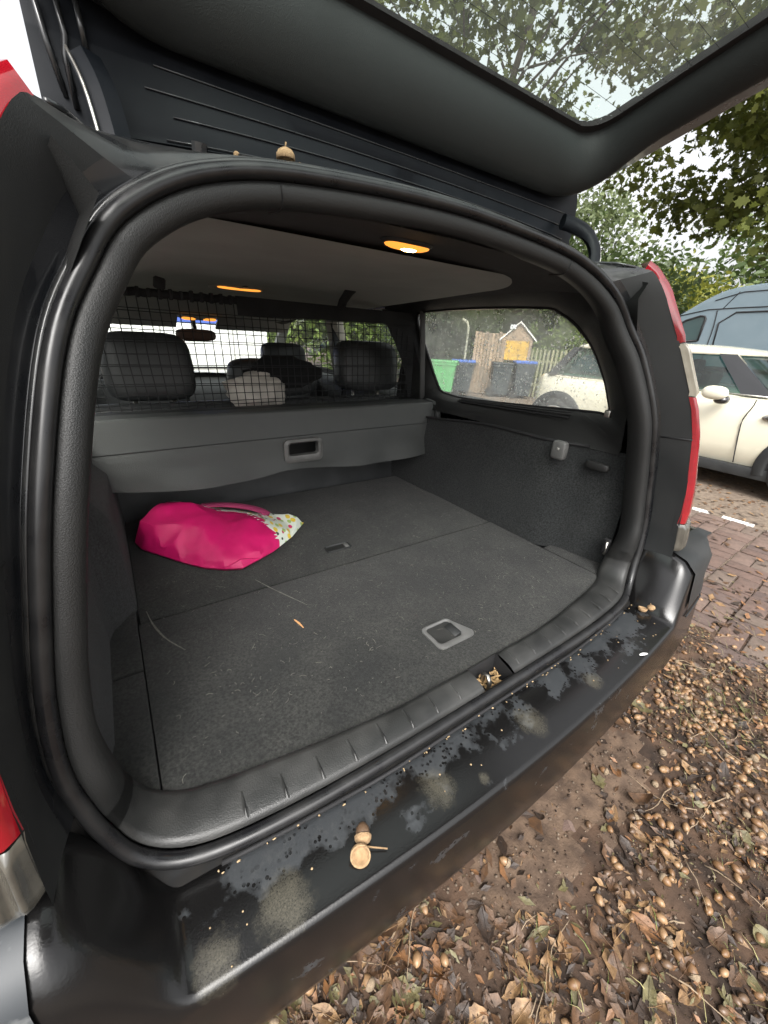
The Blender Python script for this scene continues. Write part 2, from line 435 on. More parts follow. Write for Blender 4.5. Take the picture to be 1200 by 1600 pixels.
sill = ring_loft('sill_plate', prof, m_sill, car, lo_idx, keep=lambda c: not (REC[0] < c[0] < REC[1] and -.093 < c[1] < -.05))
# raised ribs across the sill plate
def sill_pt(x, k):
    i = min(lo_idx, key=lambda i: abs(RING[i][0] - x) + (10 if RING[i][2] > .6 else 0))
    p = np.array(off(i, *P_SILL[k])); p[0] = x; return p
for x in np.arange(-.46, .53, .054):
    if REC[0] - .02 < x < REC[1] + .02: continue
    pts = [sill_pt(x, k) for k in (2, 3, 5)]
    nrm = np.array([0, -.2, .98]); V = []
    for q, p in enumerate(pts):
        h = (.0008, .0032, .0006)[q]
        V += [p + [-.0026, 0, 0], p + nrm * h, p + [.0026, 0, 0]]
    mk('rib', V, [(0, 1, 4, 3), (1, 2, 5, 4), (3, 4, 7, 6), (4, 5, 8, 7)], m_sill, sill, False)
# latch recess with striker and dead leaves
mb = MB(); x0, x1 = REC
mb.add(([(x0, -.098, .54), (x1, -.098, .54), (x1, -.045, .54), (x0, -.045, .54), (x0, -.098, .585), (x1, -.098, .585), (x1, -.045, .5985), (x0, -.045, .5985)],
        [(0, 1, 2, 3), (0, 1, 5, 4), (1, 2, 6, 5), (2, 3, 7, 6), (3, 0, 4, 7)]))
rec = mb.build('latch_recess', m_black, car, False)
V, F = tube([(.004, -.080, .54), (.004, -.080, .580), (.005, -.073, .588), (.006, -.062, .586), (.006, -.060, .54)], .0045, 8)
mk('striker', V, F, m_steel, rec)
mb = MB()
for k in range(170):
    c = Vector((rng.uniform(-.026, .05), rng.uniform(-.093, -.052), .545 + rng.uniform(0, .026))); a = rng.uniform(0, 6.28); s = rng.uniform(.003, .009)
    d = Vector((math.cos(a), math.sin(a), rng.uniform(-.3, .3))) * s; e = Vector((-math.sin(a), math.cos(a), rng.uniform(-.3, .3))) * s * .4
    mb.add(([c - d, c + e, c + d, c - e], [(0, 1, 2, 3)]), 0)
m_debris = M('dry_leaf_crumbs', (.42, .28, .13), (.25, .16, .08), rough=.9, scale=90)
tag(mb.build('leaf_crumbs', m_debris, rec, False), kind='stuff')

# painted channel, flange and the matte panels that carry the lamps
TGT = [(1.375, 0, .29, 1.402), (1.361, .33, .288, 1.391), (1.335, .488, .20, 1.369), (1.315, .512, .095, 1.350), (1.287, .530, .066, 1.326), (1.231, .560, .034, 1.262), (1.163, .585, .000, 1.186),
       (1.045, .615, -.052, 1.055), (.934, .629, -.078, .94), (.843, .635, -.093, .85), (.763, .637, -.104, .765), (.69, .637, -.112, .685)]
itop = int(np.argmax(RING[:, 2]))
def flange(side):
    """rows from the seal outwards; u runs from the top centre down the given side"""
    idx = [(itop - side * k) % NR for k in range(0, NR // 2)]
    idx = [i for i in idx if RING[i][2] > .68]
    pts = RING[idx]; arc = np.r_[0, np.cumsum(np.linalg.norm(np.diff(pts, axis=0), axis=1))]
    ka = [arc[int(np.argmin(np.abs(pts[:, 2] - t[0])))] for t in TGT]; tg = np.array([t[1:] for t in TGT])
    fine = cat_rom(np.c_[np.array(ka) , tg], 300)
    rows = []
    for n, i in enumerate(idx):
        q = np.array([np.interp(arc[n], fine[:, 0], fine[:, c + 1]) for c in range(3)]); q[0] *= side
        a = np.array(off(i, -.010, .008)); b = np.array(off(i, -.013, .017)); c_ = np.array(off(i, -.016, .016))
        rows.append([a, b, c_, lerp(c_, q, .3) + np.array([0, .003, 0]), lerp(c_, q, .75), q])
    return rows, pts
FL = {}
for side in (1, -1):
    rows, pts = flange(side); FL[side] = rows
    up = [r for r, p in zip(rows, pts) if p[2] > 1.30]
    V, F = grid(up); fl = mk('tailgate_flange', V, F, m_flange, car)
    k0 = max(k for k, p in enumerate(pts) if p[2] > 1.30); k1 = max(k for k, p in enumerate(pts) if p[2] > .985)
    for ra, rb_ in ((k0, k1), (k1, len(rows) - 1)):
        rr = rows[ra:rb_ + 1]
        V, F = grid([r[3:] for r in rr]); lp = mk('lamp_panel', V, F, m_panel, car)
        V, F = grid([r[:4] for r in rr]); mk('rain_channel', V, F, m_paint, car)
    V, F = tube([p + np.array([0, -.0005, 0]) for p in rows[k1][3:]], .0022, 6); mk('seam', V, F, m_black, lp)
    # bolts on the flange
    for (x, y, z) in ((.462, .185, 1.346), (.36, .215, 1.374), (.30, .235, 1.38)):
        V, F = tube([(side * x, y, z - .004), (side * x, y - .004, z + .012)], .009, 8); mk('bolt', V, F, m_flange, fl, True, auto=40)
    for dx in (0, .012):
        V, F = tube([(side * (.515 - dx), .11, 1.352), (side * (.503 - dx), .15, 1.362), (side * (.487 - dx * 1.2), .2, 1.366), (side * (.478 - dx), .26, 1.376)], .0028, 6); mk('pressed_ridge', V, F, m_paint, fl)

# painted apron between the seal and the bumper, round the lower corners
ap = [i for i in lo_idx] ; ap = sorted([i for i in range(NR) if RING[i][2] <= .70], key=lambda i: (i + NR // 2) % NR)
S = []
for i in ap:
    p = RING[i]; k = smooth(.50, .60, abs(p[0])); sgn = 1 if p[0] > 0 else -1
    yb = interp([(0, -.116), (.26, -.116), (.42, -.104), (.5, -.093), (.57, -.086)], abs(p[0]))[0]
    q = np.array([lerp(p[0], sgn * lerp(.60, .64, smooth(.60, .69, p[2])), k), lerp(yb, -.108, k), lerp(.558, lerp(.555, .685, smooth(.59, .69, p[2])), k)])
    a = np.array(off(i, -.010, .008)); b = np.array(off(i, -.016, .012))
    S.append([a, b, lerp(b, q, .5), q])
V, F = grid(S); mk('rear_apron', V, F, M('dull_apron_paint', (.007, .0075, .008), (.014, .013, .012), rough=.6, scale=30, spec=.12), car)
# tail lamps
LI = [(.70, .637, -.112), (.738, .637, -.106), (.88, .634, -.088), (1.005, .622, -.065), (1.092, .606, -.040), (1.2, .58, .007), (1.30, .544, .052), (1.346, .515, .085), (1.362, .478, .115)]
LO = [(.70, .872, .0), (.74, .87, .0), (.88, .845, .02), (1.0, .785, .045), (1.09, .718, .065), (1.2, .655, .09), (1.3, .60, .125), (1.346, .545, .12), (1.362, .49, .125)]
def lamp_pt(side, z, u, rib=0):
    xi, yi = interp(LI, z); xo, yo = interp(LO, z)
    prof_u = [0, .04, .12, .35, .65, .9, 1.0]; bul = [.0, -.016, -.024, -.034, -.03, -.012, 0]
    b = float(np.interp(u, prof_u, bul)) * min(1, max(0.15, (1.37 - z) * 6))
    k = min(1, u / .05); w = smooth(1.16, 1.34, z)
    return (side * (lerp(xi, xo, u) + .010 * k * w), lerp(yi, yo, u) + b + rib, z + .017 * k * w)
for side in (1, -1):
    tl = thing_part = None
    Vb, Fb = grid([[lamp_pt(side, z, u, .012) for u in (0, .3, .6, 1)] for z in np.linspace(.715, 1.335, 20)])
    tl = mk('tail_light', Vb, Fb, m_black, car)
    for nm, z0, z1, mat in (('red_lens', 1.205, 1.348, m_red), ('clear_lens', 1.095, 1.203, m_clear2), ('red_lens', .787, 1.093, m_red), ('clear_lens', .713, .785, m_clear)):
        us = list(np.linspace(0, 1, 110)) if nm == 'clear_lens' else [0, .02, .05, .1, .16, .22] + list(np.linspace(.28, 1, 14))
        zz = np.linspace(z0, z1, 12)
        S = []
        for z in zz:
            e = min((z - z0), (z1 - z)); rb = .004 * (1 - smooth(0, .006, e))
            S.append([lamp_pt(side, z, u, rb + (.004 * math.sin(u * 95) * smooth(0, .012, e) * smooth(.01, .05, u) if nm == 'clear_lens' else 0)) for u in us])
        V, F = grid(S); mk(nm, V, F, mat, tl)

# bumper: low step between raised ends
def yedge(x):
    a = abs(x); y = -.222 + .041 * (a / .67) ** 2
    if a > .8: y += .30 * ((a - .8) / .1) ** 2.2 * .35
    return y
def bump_sec(x):
    ye = yedge(x); s = smooth(.545, .648, abs(x)); yi0 = -.098
    yi0 = interp([(0, -.114), (.26, -.114), (.42, -.102), (.5, -.091), (.6, -.084)], abs(x))[0]
    low = [(yi0 + .012, .55), (yi0, .560), (yi0 - .008, .562), (lerp(yi0, ye, .5), .560), (ye + .009, .5585), (ye + .003, .5565), (ye, .551), (ye - .0012, .544), (ye - .004, .47), (ye - .002, .41), (ye + .014, .345), (ye + .05, .28), (ye + .11, .23)]
    hi = [(-.04, .702), (-.07, .702), (-.108, .699), (lerp(-.108, ye, .4), .69), (lerp(-.108, ye, .75), .665), (ye + .012, .61), (ye + .004, .56), (ye - .004, .5), (ye - .01, .43), (ye - .006, .385), (ye + .014, .33), (ye + .05, .27), (ye + .11, .22)]
    return [(x, lerp(a[0], b[0], s), lerp(a[1], b[1], s)) for a, b in zip(low, hi)]
xs = sorted(set([round(v, 4) for v in list(np.linspace(-.90, .90, 91)) + list(np.linspace(.54, .66, 25)) + list(-np.linspace(.54, .66, 25))]))
S = [bump_sec(x) for x in xs]
# wrap the ends round to the flanks
def wrap(side, f):
    sec = bump_sec(side * .90); return [(side * (.90 + .005 * math.sin(f * 3)), lerp(y, .40 + .4 * 0, f) if f else y, z) for (x, y, z) in sec]
S = [wrap(-1, f) for f in (1, .7, .4, .2)] + S + [wrap(1, f) for f in (.2, .4, .7, 1)]
V, F = grid(S); bump = mk('rear_bumper', V, F, m_bumper, car)
for side in (1, -1):
    # grey cap on the raised end, with its seam
    S = []
    for x in np.linspace(.652, .905, 18):
        sec = bump_sec(min(x, .9)); S.append([(side * (p[0] + .003), p[1] - .003, p[2] + .003) for p in sec[1:7]])
    V, F = grid(S); cap = mk('bumper_end_cap', V, F, m_scr if side < 0 else m_panel, bump)
    V, F = tube([(side * x, yedge(x) - .001, .545) for x in np.linspace(.655, .9, 14)], .0025, 6); mk('seam', V, F, m_black, cap)
V, F = tube([(x, interp([(0, -.110), (.26, -.110), (.42, -.099), (.52, -.088)], abs(x))[0], .5605) for x in np.linspace(-.5, .5, 24)], .0035, 6); mk('gutter', V, F, m_black, bump)
# ------------------------------------------------------------------ body outside
def xside(z): return interp([(.2, .80), (.3, .85), (.55, .882), (.8, .885), (.93, .85), (.965, .79), (.985, .725), (1.0, .712), (1.29, .632), (1.34, .61), (1.38, .56), (1.41, .45), (1.45, 0)], z)[0]
for side in (1, -1):
    zs = np.linspace(.24, .985, 18); ys = [.0, .1, .25, .5, 1, 1.6, 2.2, 2.8, 3.2, 3.6, 4.0, 4.2]
    S = [[(side * (xside(z) - (.0 if y < 3.6 else (y - 3.6) ** 2 * .5)), y, z - (max(0, z - .5) * smooth(3.0, 4.2, y) * .35)) for z in zs] for y in ys]
    V, F = grid(S); sp = mk('body_side', V, F, m_paint, car)
    # door gaps and handles
    for y in (1.02, 1.86, 2.9):
        V, F = tube([(side * (xside(z) + .001), y + (.12 * (1 - (z - .3) / .6) if y < 1.5 else 0), z) for z in np.linspace(.3, .96, 10)], .003, 5); mk('door_gap', V, F, m_black, sp)
    for y in (1.25, 2.1):
        box('door_handle', (side * .898, y, .84), (.03, .2, .03), m_paint, sp, .01)
    # roof rail of the body above the windows
    S = [[(side * xs_, y, z) for xs_, z in ((.612, 1.298), (.632, 1.292), (.615, 1.335), (.575, 1.375), (.52, 1.395))] for y in np.linspace(.32, 2.45, 20)]
    S = [[(x, y, z if y > .3 else z - .0) for x, y, z in r] for r in S]
    V, F = grid(S); mk('roof_rail', V, F, m_paint, car)
    # pillars: list of (y at belt, y at top, width)
    for nm, yb, yt, wb, wt, mi in (('c_pillar', .985, 1.08, .12, .09, m_darktrim), ('b_pillar', 1.80, 1.76, .13, .11, m_beige), ('a_pillar', 3.02, 2.42, .07, .06, m_grey)):
        S = []
        for k in range(7):
            t = k / 6; z = lerp(.95, 1.31, t); yc = lerp(yb, yt, t); w = lerp(wb, wt, t) / 2; x1 = lerp(.715, .628, t); x0 = x1 - .06
            S.append([(side * x0, yc - w * .7, z), (side * x0, yc + w * .7, z), (side * (x0 + .02), yc + w, z), (side * (x1), yc + w, z), (side * (x1), yc - w, z), (side * (x0 + .02), yc - w, z)])
        V, F = grid(S, cv=True); MI = [1 if (i % 6) in (2, 3, 4) and False else 0 for i in range(len(F))]
        p = mk(nm, V, F, mi, car, True, auto=40)
        if nm == 'b_pillar':
            V, F = tube([(side * .60, 1.74, 1.25), (side * .605, 1.70, 1.1), (side * .61, 1.64, .98), (side * .60, 1.6, .86)], .022, 6, flat=.12, up=(0, 0, 1)); mk('seat_belt', V, F, m_net, p)
    # door windows
    for nm, y0, y1, t0, t1 in (('rear_door_window', 1.05, 1.74, 1.12, 1.71), ('front_door_window', 1.86, 2.98, 1.82, 2.44)):
        V, F = grid([[(side * .705, lerp(y0, y1, a), .965) for a in (0, .5, 1)], [(side * .625, lerp(t0, t1, a), 1.31) for a in (0, .5, 1)]])
        w = mk(nm, V, F, m_gl, car)
        V, F = tube([(side * .70, y0, .96), (side * .70, y1, .96)], .012, 6); mk('window_seal', V, F, m_black, w)
    # belt line ledge inside the doors
    S = [[(side * a, y, z) for a, z in ((.56, .55), (.575, .85), (.60, .94), (.66, .965), (.72, .96))] for y in np.linspace(1.12, 3.0, 8)]
    V, F = grid(S); mk('door_trim', V, F, m_trim, car)
    # quarter panel between lamp and side window
    S = []
    for z in np.linspace(.985, 1.33, 16):
        xo, yo = interp(LO, z); yr = interp([(.98, .15), (1.02, .155), (1.1, .18), (1.19, .235), (1.25, .30), (1.28, .36), (1.34, .5)], z)[0]; xw = .692 - (z - .98) * .26
        S.append([(side * lerp(xo, xw, t), lerp(yo, yr + .012, t), z) for t in (0, .3, .7, 1)])
    V, F = grid(S); mk('quarter_panel', V, F, m_paint, car)
    # wheels
    for y in (.86, 3.6):
        V = []; F = []
        wS = [[(side * (.80 + dx), y + r * math.cos(a), .315 + r * math.sin(a)) for dx, r in ((-.19, .24), (-.19, .3), (-.16, .318), (-.02, .318), (.012, .3), (.016, .25), (.006, .225))] for a in np.linspace(0, 2 * math.pi, 32, endpoint=False)]
        V, F = grid(wS, cu=True); wh = mk('wheel', V, F, m_tyre, car)
        rS = [[(side * (.80 + dx), y + r * math.cos(a), .315 + r * math.sin(a)) for dx, r in ((.008, .226), (.004, .21), (-.03, .2), (-.045, .04), (-.03, .03), (-.03, .0))] for a in np.linspace(0, 2 * math.pi, 32, endpoint=False)]
        V, F = grid(rS, cu=True); mk('rim', V, F, m_alloy, wh)
        V, F = grid([[(side * .893, y + r * math.cos(a), .315 + r * math.sin(a)) for r in (.0, .36)] for a in np.linspace(0, 2 * math.pi, 32, endpoint=False)], cu=True)
        mk('wheel_arch', [(side * .889 if abs(v[0]) > 0 else v[0], v[1], v[2]) for v in V], F, m_black, car)
        for o_ in (wh,): pass
# roof skin
def roof_z(x, y): return 1.45 - .06 * (abs(x) / .56) ** 2.4 - .03 * smooth(.6, .3, y) - .05 * smooth(1.8, 2.45, y)
S = [[(x, y, roof_z(x, y)) for x in np.linspace(-.56, .56, 21)] for y in np.linspace(.302, 2.40, 24)]
S = [[(p[0], .30, 1.392 - .03 * (p[0] / .5) ** 2) for p in S[0]]] + S
V, F = grid(S); mk('roof', V, F, m_paint, car)
# bonnet, nose, underbody
S = [[(x, y, .89 - .16 * smooth(3.0, 4.3, y) - .05 * (x / .8) ** 2 + .0) for x in np.linspace(-.84, .84, 13)] for y in np.linspace(2.95, 4.25, 10)]
V, F = grid(S); mk('bonnet', V, F, m_paint, car)
V, F = grid([[(x, 4.25 + .06 * (1 - (x / .84) ** 2), z) for x in np.linspace(-.84, .84, 9)] for z in (.2, .45, .74)]); mk('front_bumper', V, F, m_paint, car)
V, F = grid([[(x, y, .24) for x in (-.84, 0, .84)] for y in (-.1, 1, 2.5, 4.2)]); mk('underbody', V, F, m_black, car, False)
# windscreen and dash
V, F = grid([[(x, 2.40 - .05 * (x / .6) ** 2, 1.315 - .02 * (x / .6) ** 2) for x in np.linspace(-.60, .60, 9)], [(x, 3.06 - .12 * (x / .7) ** 2, .875) for x in np.linspace(-.70, .70, 9)]])
mk('windscreen', V, F, m_gl, car)
S = [[(x, y, z) for x in np.linspace(-.7, .7, 9)] for y, z in ((2.45, .5), (2.45, .70), (2.55, .8), (2.75, .83), (3.05, .86))]
V, F = grid(S); mk('dashboard', V, F, m_trim, car)
sw = [[(-.36 + (.18 + .014 * math.cos(b)) * math.cos(a), 2.3 + .35 * (.18 + .014 * math.cos(b)) * math.sin(a) + .014 * math.sin(b), .88 + .9 * (.18 + .014 * math.cos(b)) * math.sin(a)) for b in np.linspace(0, 6.28, 8, endpoint=False)] for a in np.linspace(0, 6.28, 28, endpoint=False)]
V, F = grid(sw, cu=True, cv=True); mk('steering_wheel', V, F, m_black, car)
for x0, x1 in ((-.56, -.10), (.12, .58)):
    V, F = boxg(((x0 + x1) / 2, 2.36, 1.232), (x1 - x0, .16, .018), .008, 2, (rad(-28), 0, 0)); mk('sun_visor', V, F, m_grey, car, True, auto=40)
V, F = superell((-.0, 2.40, 1.152), (.115, .022, .034), .6); mir = mk('rear_view_mirror', V, F, M('brown_mirror_housing', (.10, .06, .045), rough=.4), car)
V, F = tube([(0, 2.41, 1.17), (0, 2.44, 1.25)], .012, 8); mk('mirror_stalk', V, F, m_black, mir)
V, F = superell((0, 2.28, 1.252), (.11, .05, .02), .7); pod = mk('map_light', V, F, m_grey, car)
for s in (-1, 1):
    V, F = superell((s * .055, 2.25, 1.238), (.038, .02, .008), .7, 12, 6); mk('lamp_glass', V, F, m_lamp, pod)

# ------------------------------------------------------------------ tailgate
CS, SN = math.cos(rad(17)), math.sin(rad(17))
def G(x, s, n): return (x, .235 - CS * s - SN * n, 1.587 + SN * s - CS * n)
def rrect(cx, s0, s1, w0, w1, r, N):
    """rounded trapezoid in (x, s), sampled by angle from its centre"""
    sc_ = .25; out = []
    poly = []
    for (sx, ss) in ((1, -1), (1, 1), (-1, 1), (-1, -1)):
        s = s1 if ss > 0 else s0; w = w1 if ss > 0 else w0
        c = Vector((sx * (w - r), s - ss * r)); a0 = {(1, -1): -90, (1, 1): 0, (-1, 1): 90, (-1, -1): 180}[(sx, ss)]
        for k in range(13): a = rad(a0 + 90 * k / 12); poly.append(c + Vector((math.cos(a), math.sin(a))) * r)
    for k in range(N):
        a = 2 * math.pi * k / N; d = Vector((math.cos(a), math.sin(a))); o = Vector((0, sc_)); best = None
        for i in range(len(poly)):
            p, q = poly[i], poly[(i + 1) % len(poly)]; e = q - p; den = d.x * e.y - d.y * e.x
            if abs(den) < 1e-12: continue
            w = p - o; t = (w.x * e.y - w.y * e.x) / den; u = (w.x * d.y - w.y * d.x) / den
            if t > 0 and -1e-6 <= u <= 1 + 1e-6 and (best is None or t > best): best = t
        out.append(o + d * best)
    return out
NG = 176
gl_o = rrect(0, 0, .50, .432, .48, .055, NG)
tr_o = rrect(0, -.072, .93, .478, .585, .11, NG)
gt_o = rrect(0, -.078, .955, .508, .60, .05, NG)
def gt_n(p):  # depth of the inner edge: deeper along the hinge side
    return lerp(.052, .080, smooth(.12, -.07, p.y))
V, F = grid([[G(p.x, p.y, .052 - .02 * smooth(.0, .3, abs(p.y - .4) * 0)) for p in gt_o], [G(p.x, p.y, -.012) for p in gt_o]], cv=True)
gate = mk('tailgate', V, F, m_paint, car)
S = []
for f in (0, .4, 1): S.append([G(lerp(p.x, q.x, f), lerp(p.y, q.y, f), lerp(gt_n(p), .052, f)) for p, q in zip(tr_o, gt_o)])
V, F = grid(S, cv=True); mk('inner_frame', V, F, m_flange, gate)
S = [[G(lerp(p.x, q.x, f), lerp(p.y, q.y, f), -.012 - .006 * f) for p, q in zip(gt_o, gl_o)] for f in (0, .3, .7, 1)]
V, F = grid(S, cv=True); mk('outer_skin', V, F, m_paint, gate)
S = []
for t, f in ((0, .03), (.0, .10), (.05, .26), (.14, .44), (.28, .62), (.45, .78), (.62, .90), (.78, .975), (.9, 1.0), (.97, .99), (1.0, .93)):
    S.append([G(lerp(p.x, q.x, t), lerp(p.y, q.y, t), gt_n(q) * f * 1.04) for p, q in zip(gl_o, tr_o)])
V, F = grid(S, cv=True); mk('trim_panel', V, F, m_gtrim, gate)
V, F = grid([[G(p.x, p.y, .003) for p in gl_o], [G(p.x * .972, .25 + (p.y - .25) * .955, .002) for p in gl_o]], cv=True); mk('glass_border', V, F, m_black, gate)
V = [G(p.x * 1.01, .25 + (p.y - .25) * 1.01, -.004) for p in gl_o] + [G(0, .25, -.012)]
F = [(i, (i + 1) % NG, NG) for i in range(NG)]; gg = mk('glass', V, F, m_gl_gate, gate)
for k in range(13):
    s = .03 + k * .036; w = interp([(0, .42), (.5, .465)], s)[0]
    V, F = tube([G(x, s, .0015 - .008 * (1 - (x / .45) ** 2)) for x in np.linspace(-w, w, 9)], .0004, 4); mk('heating_wire', V, F, m_black, gg)
m_hf = M('dull_black_paint', (.005, .0065, .009), (.008, .0095, .012), rough=.45, r2=.55, scale=20, spec=.15)
mb = MB()
for k in range(1300):
    x, s = rng.uniform(-.42, .43), rng.uniform(.01, .47); r = .0009 + .0028 * rng.random() ** 2.5; n0 = -.0125; n_ = 6
    vs = [G(x, s, n0 - r * .6)] + [G(x + r * math.cos(q * 6.283 / n_), s + r * 1.5 * math.sin(q * 6.283 / n_), n0) for q in range(n_)]
    mb.add((vs, [(0, 1 + q, 1 + (q + 1) % n_) for q in range(n_)]))
tag(mb.build('rain_drops', glass('gate_rain_drop', (.9, .95, .92), haze=.35, hazecol=(.9, .93, .9), hscale=60), gg), kind='stuff')
# hinge-side flange of the gate with pressed ridges
sec = [(.298, 1.535, 0), (.290, 1.50, 0), (.288, 1.476, .1), (.286, 1.472, .1), (.290, 1.458, .35), (.2875, 1.4545, .35), (.291, 1.441, .6), (.2885, 1.4375, .6), (.292, 1.424, .9), (.289, 1.418, 1), (.30, 1.412, 1), (.33, 1.418, 1), (.33, 1.50, .2)]
S = [[(x, y, z - .03 * k * (x / .5) ** 2) for y, z, k in sec] for x in np.linspace(-.506, .506, 40)]
V, F = grid(S); mk('hinge_flange', V, F, m_hf, gate, True, auto=50)
for zz, yy, k in ((1.474, .2855, .1), (1.456, .2868, .35), (1.439, .2878, .6), (1.421, .2885, .95)):
    V, F = tube([(x, yy, zz - .03 * k * (x / .5) ** 2) for x in np.linspace(-.40 + .05 * rng.random(), .47, 24)], .0010, 6); mk('pressed_ridge', V, F, m_paint, gate)
for pth in ([(-.494, .281, 1.50), (-.490, .284, 1.46), (-.482, .290, 1.418)], [(-.474, .281, 1.50), (-.472, .285, 1.47), (-.476, .287, 1.455), (-.474, .289, 1.41)], [(-.456, .281, 1.50), (-.454, .285, 1.465)]):
    for sx in (1,):
        V, F = tube([(p[0] * sx, p[1], p[2]) for p in pth], .0032, 6); mk('pressed_ridge', V, F, m_paint, gate)
for path in ([(-.447, .205, 1.345), (-.448, .215, 1.375), (-.452, .232, 1.415), (-.459, .268, 1.452)], [(.478, .195, 1.348), (.497, .212, 1.392), (.490, .235, 1.428), (.462, .262, 1.446), (.44, .272, 1.45)]):
    P = cat_rom(path, 10); V, F = tube(P, .0165, 4 if path[0][0] < 0 else 10, flat=.5 if path[0][0] < 0 else .75, up=(0, 1, 0)); h = mk('hinge_arm', V, F, m_hf, gate, True, auto=40)
    V, F = boxg((path[0][0], path[0][1], path[0][2]), (.06, .045, .014), .004); mk('hinge_foot', V, F, m_flange, h, True, auto=40)
    e = 1 if path[0][0] < 0 else -1
    V, F = tube([(p[0] - e * .015, p[1] - .006, p[2]) for p in P], .0018, 5); mk('hinge_edge', V, F, m_steel, h)

# ------------------------------------------------------------------ cargo bay
floor = box('cargo_floor', (0, .7085, .588), (1.09, .580, .02), m_carpet, car, .006)
def fedge(x): return -.045 + .048 * (x / .55) ** 2
S = []
for x in np.linspace(-.548, .546, 40):
    e = .003 if abs(x) > .53 else 0
    S.append([(x, fedge(x), .585), (x, fedge(x) + .001, .594), (x, fedge(x) + .006, .598), (x, .2, .598 - e * .3), (x, .412, .598), (x, .4155, .596), (x, .416, .585)])
V, F = grid(S); lid = mk('floor_hatch', V, F, m_carpet, car, True, auto=50)
box('side_carpet', (-.6035, .135, .588), (.106, .268, .02), m_carpet, car, .004)
box('side_carpet', (-.6035, .375, .5885), (.106, .2, .019), m_carpet, car, .004)
box('side_carpet', (.60, .10, .588), (.10, .19, .02), m_carpet, car, .004)
V, F = grid([[(x, y, .575) for x in (-.66, 0, .66)] for y in (-.045, .5, 1.05)]); mk('floor_pan', V, F, m_black, car, False)
# pull handles let into the floor
def cup(name, outline, inner, z, parent, depth, mat):
    n = len(outline); mb = MB()
    S = [[(x, y, z - .004) for x, y in outline], [(x, y, z + .003) for x, y in outline], [(lerp(x, u, .5), lerp(y, v, .5), z + .0045) for (x, y), (u, v) in zip(outline, inner)], [(x, y, z + .002) for x, y in inner], [(x, y, z - depth) for x, y in inner]]
    V, F = grid(S, cv=True); fr = mk(name, V, F, mat, parent, True, auto=50)
    mk('cup', [(x, y, z + .0006) for x, y in inner], [tuple(range(n))], m_sill if depth < .01 else m_black, fr, False)
    return fr
def rr2(x0, x1, y0, y1, r, n=5, skew=0):
    out = []
    for (cx, cy, a0) in ((x1 - r, y0 + r, -90), (x1 - r, y1 - r, 0), (x0 + r, y1 - r, 90), (x0 + r, y0 + r, 180)):
        for k in range(n + 1):
            a = rad(a0 + 90 * k / n); x, y = cx + r * math.cos(a), cy + r * math.sin(a); out.append((x + skew * (y - y0), y))
    return out
hd = cup('pull_handle', [(x + (.02 if x > .02 and y < .05 else 0), y) for x, y in rr2(-.037, .045, .018, .092, .014)], rr2(-.027, .038, .032, .085, .009), .598, lid, .009, m_handle)
V, F = boxg((.028, .055, .600), (.02, .036, .0035), .001, 1, (0, rad(-12), 0)); mk('flap', V, F, m_panel, hd)
h2 = cup('pull_handle', rr2(-.062, .02, .492, .528, .008, skew=.1), rr2(-.058, .012, .496, .524, .006, skew=.1), .598, floor, .009, m_panel)
V, F = boxg((.01, .512, .600), (.016, .026, .002), .001, 1); mk('flap', V, F, m_handle, h2)
# scuffs and lint on the carpet
m_scuff = M('worn_pale_carpet', (.17, .165, .14), (.10, .10, .09), rough=.95, scale=160)
def ribbon(pts, w):
    P = cat_rom(pts, 14); S = []
    for i, p in enumerate(P):
        d = P[min(i + 1, 13)] - P[max(i - 1, 0)]; d /= np.linalg.norm(d); q = np.array([-d[1], d[0], 0]); ww = w * (.3 + .7 * math.sin(math.pi * (i + .5) / 14)) * rng.uniform(.6, 1.2)
        S.append([p - q * ww, p + q * ww])
    return grid(S)
for pts, w in (([(-.53, .456, .5995), (-.522, .40, .5995), (-.505, .34, .5995), (-.477, .285, .5995)], .0018), ([(-.285, .462, .5995), (-.26, .40, .5995), (-.212, .297, .5995)], .0016)):
    V, F = ribbon(pts, w); mk('scuff_mark', V, F, m_scuff, lid)
mb = MB()
for k in range(1300):
    x, y = rng.uniform(-.53, .54), rng.uniform(.01, .9) ** 1.0
    if abs(y - .42) < .01: continue
    L = .0015 + .014 * rng.random() ** 2.5; a = rng.uniform(0, 6.28); cu = rng.uniform(-3.5, 3.5); pts = []
    px, py = x, y
    for q in range(4):
        pts.append((px, py, .5992 + .0012 * math.sin(q))); px += L / 3 * math.cos(a); py += L / 3 * math.sin(a); a += cu / 3
    mb.add(tube(pts, rng.uniform(.00012, .00028), 3, cap=False))
tag(mb.build('lint', M('pale_hair', (.24, .23, .19), (.16, .155, .13), rough=.8), lid), kind='stuff')

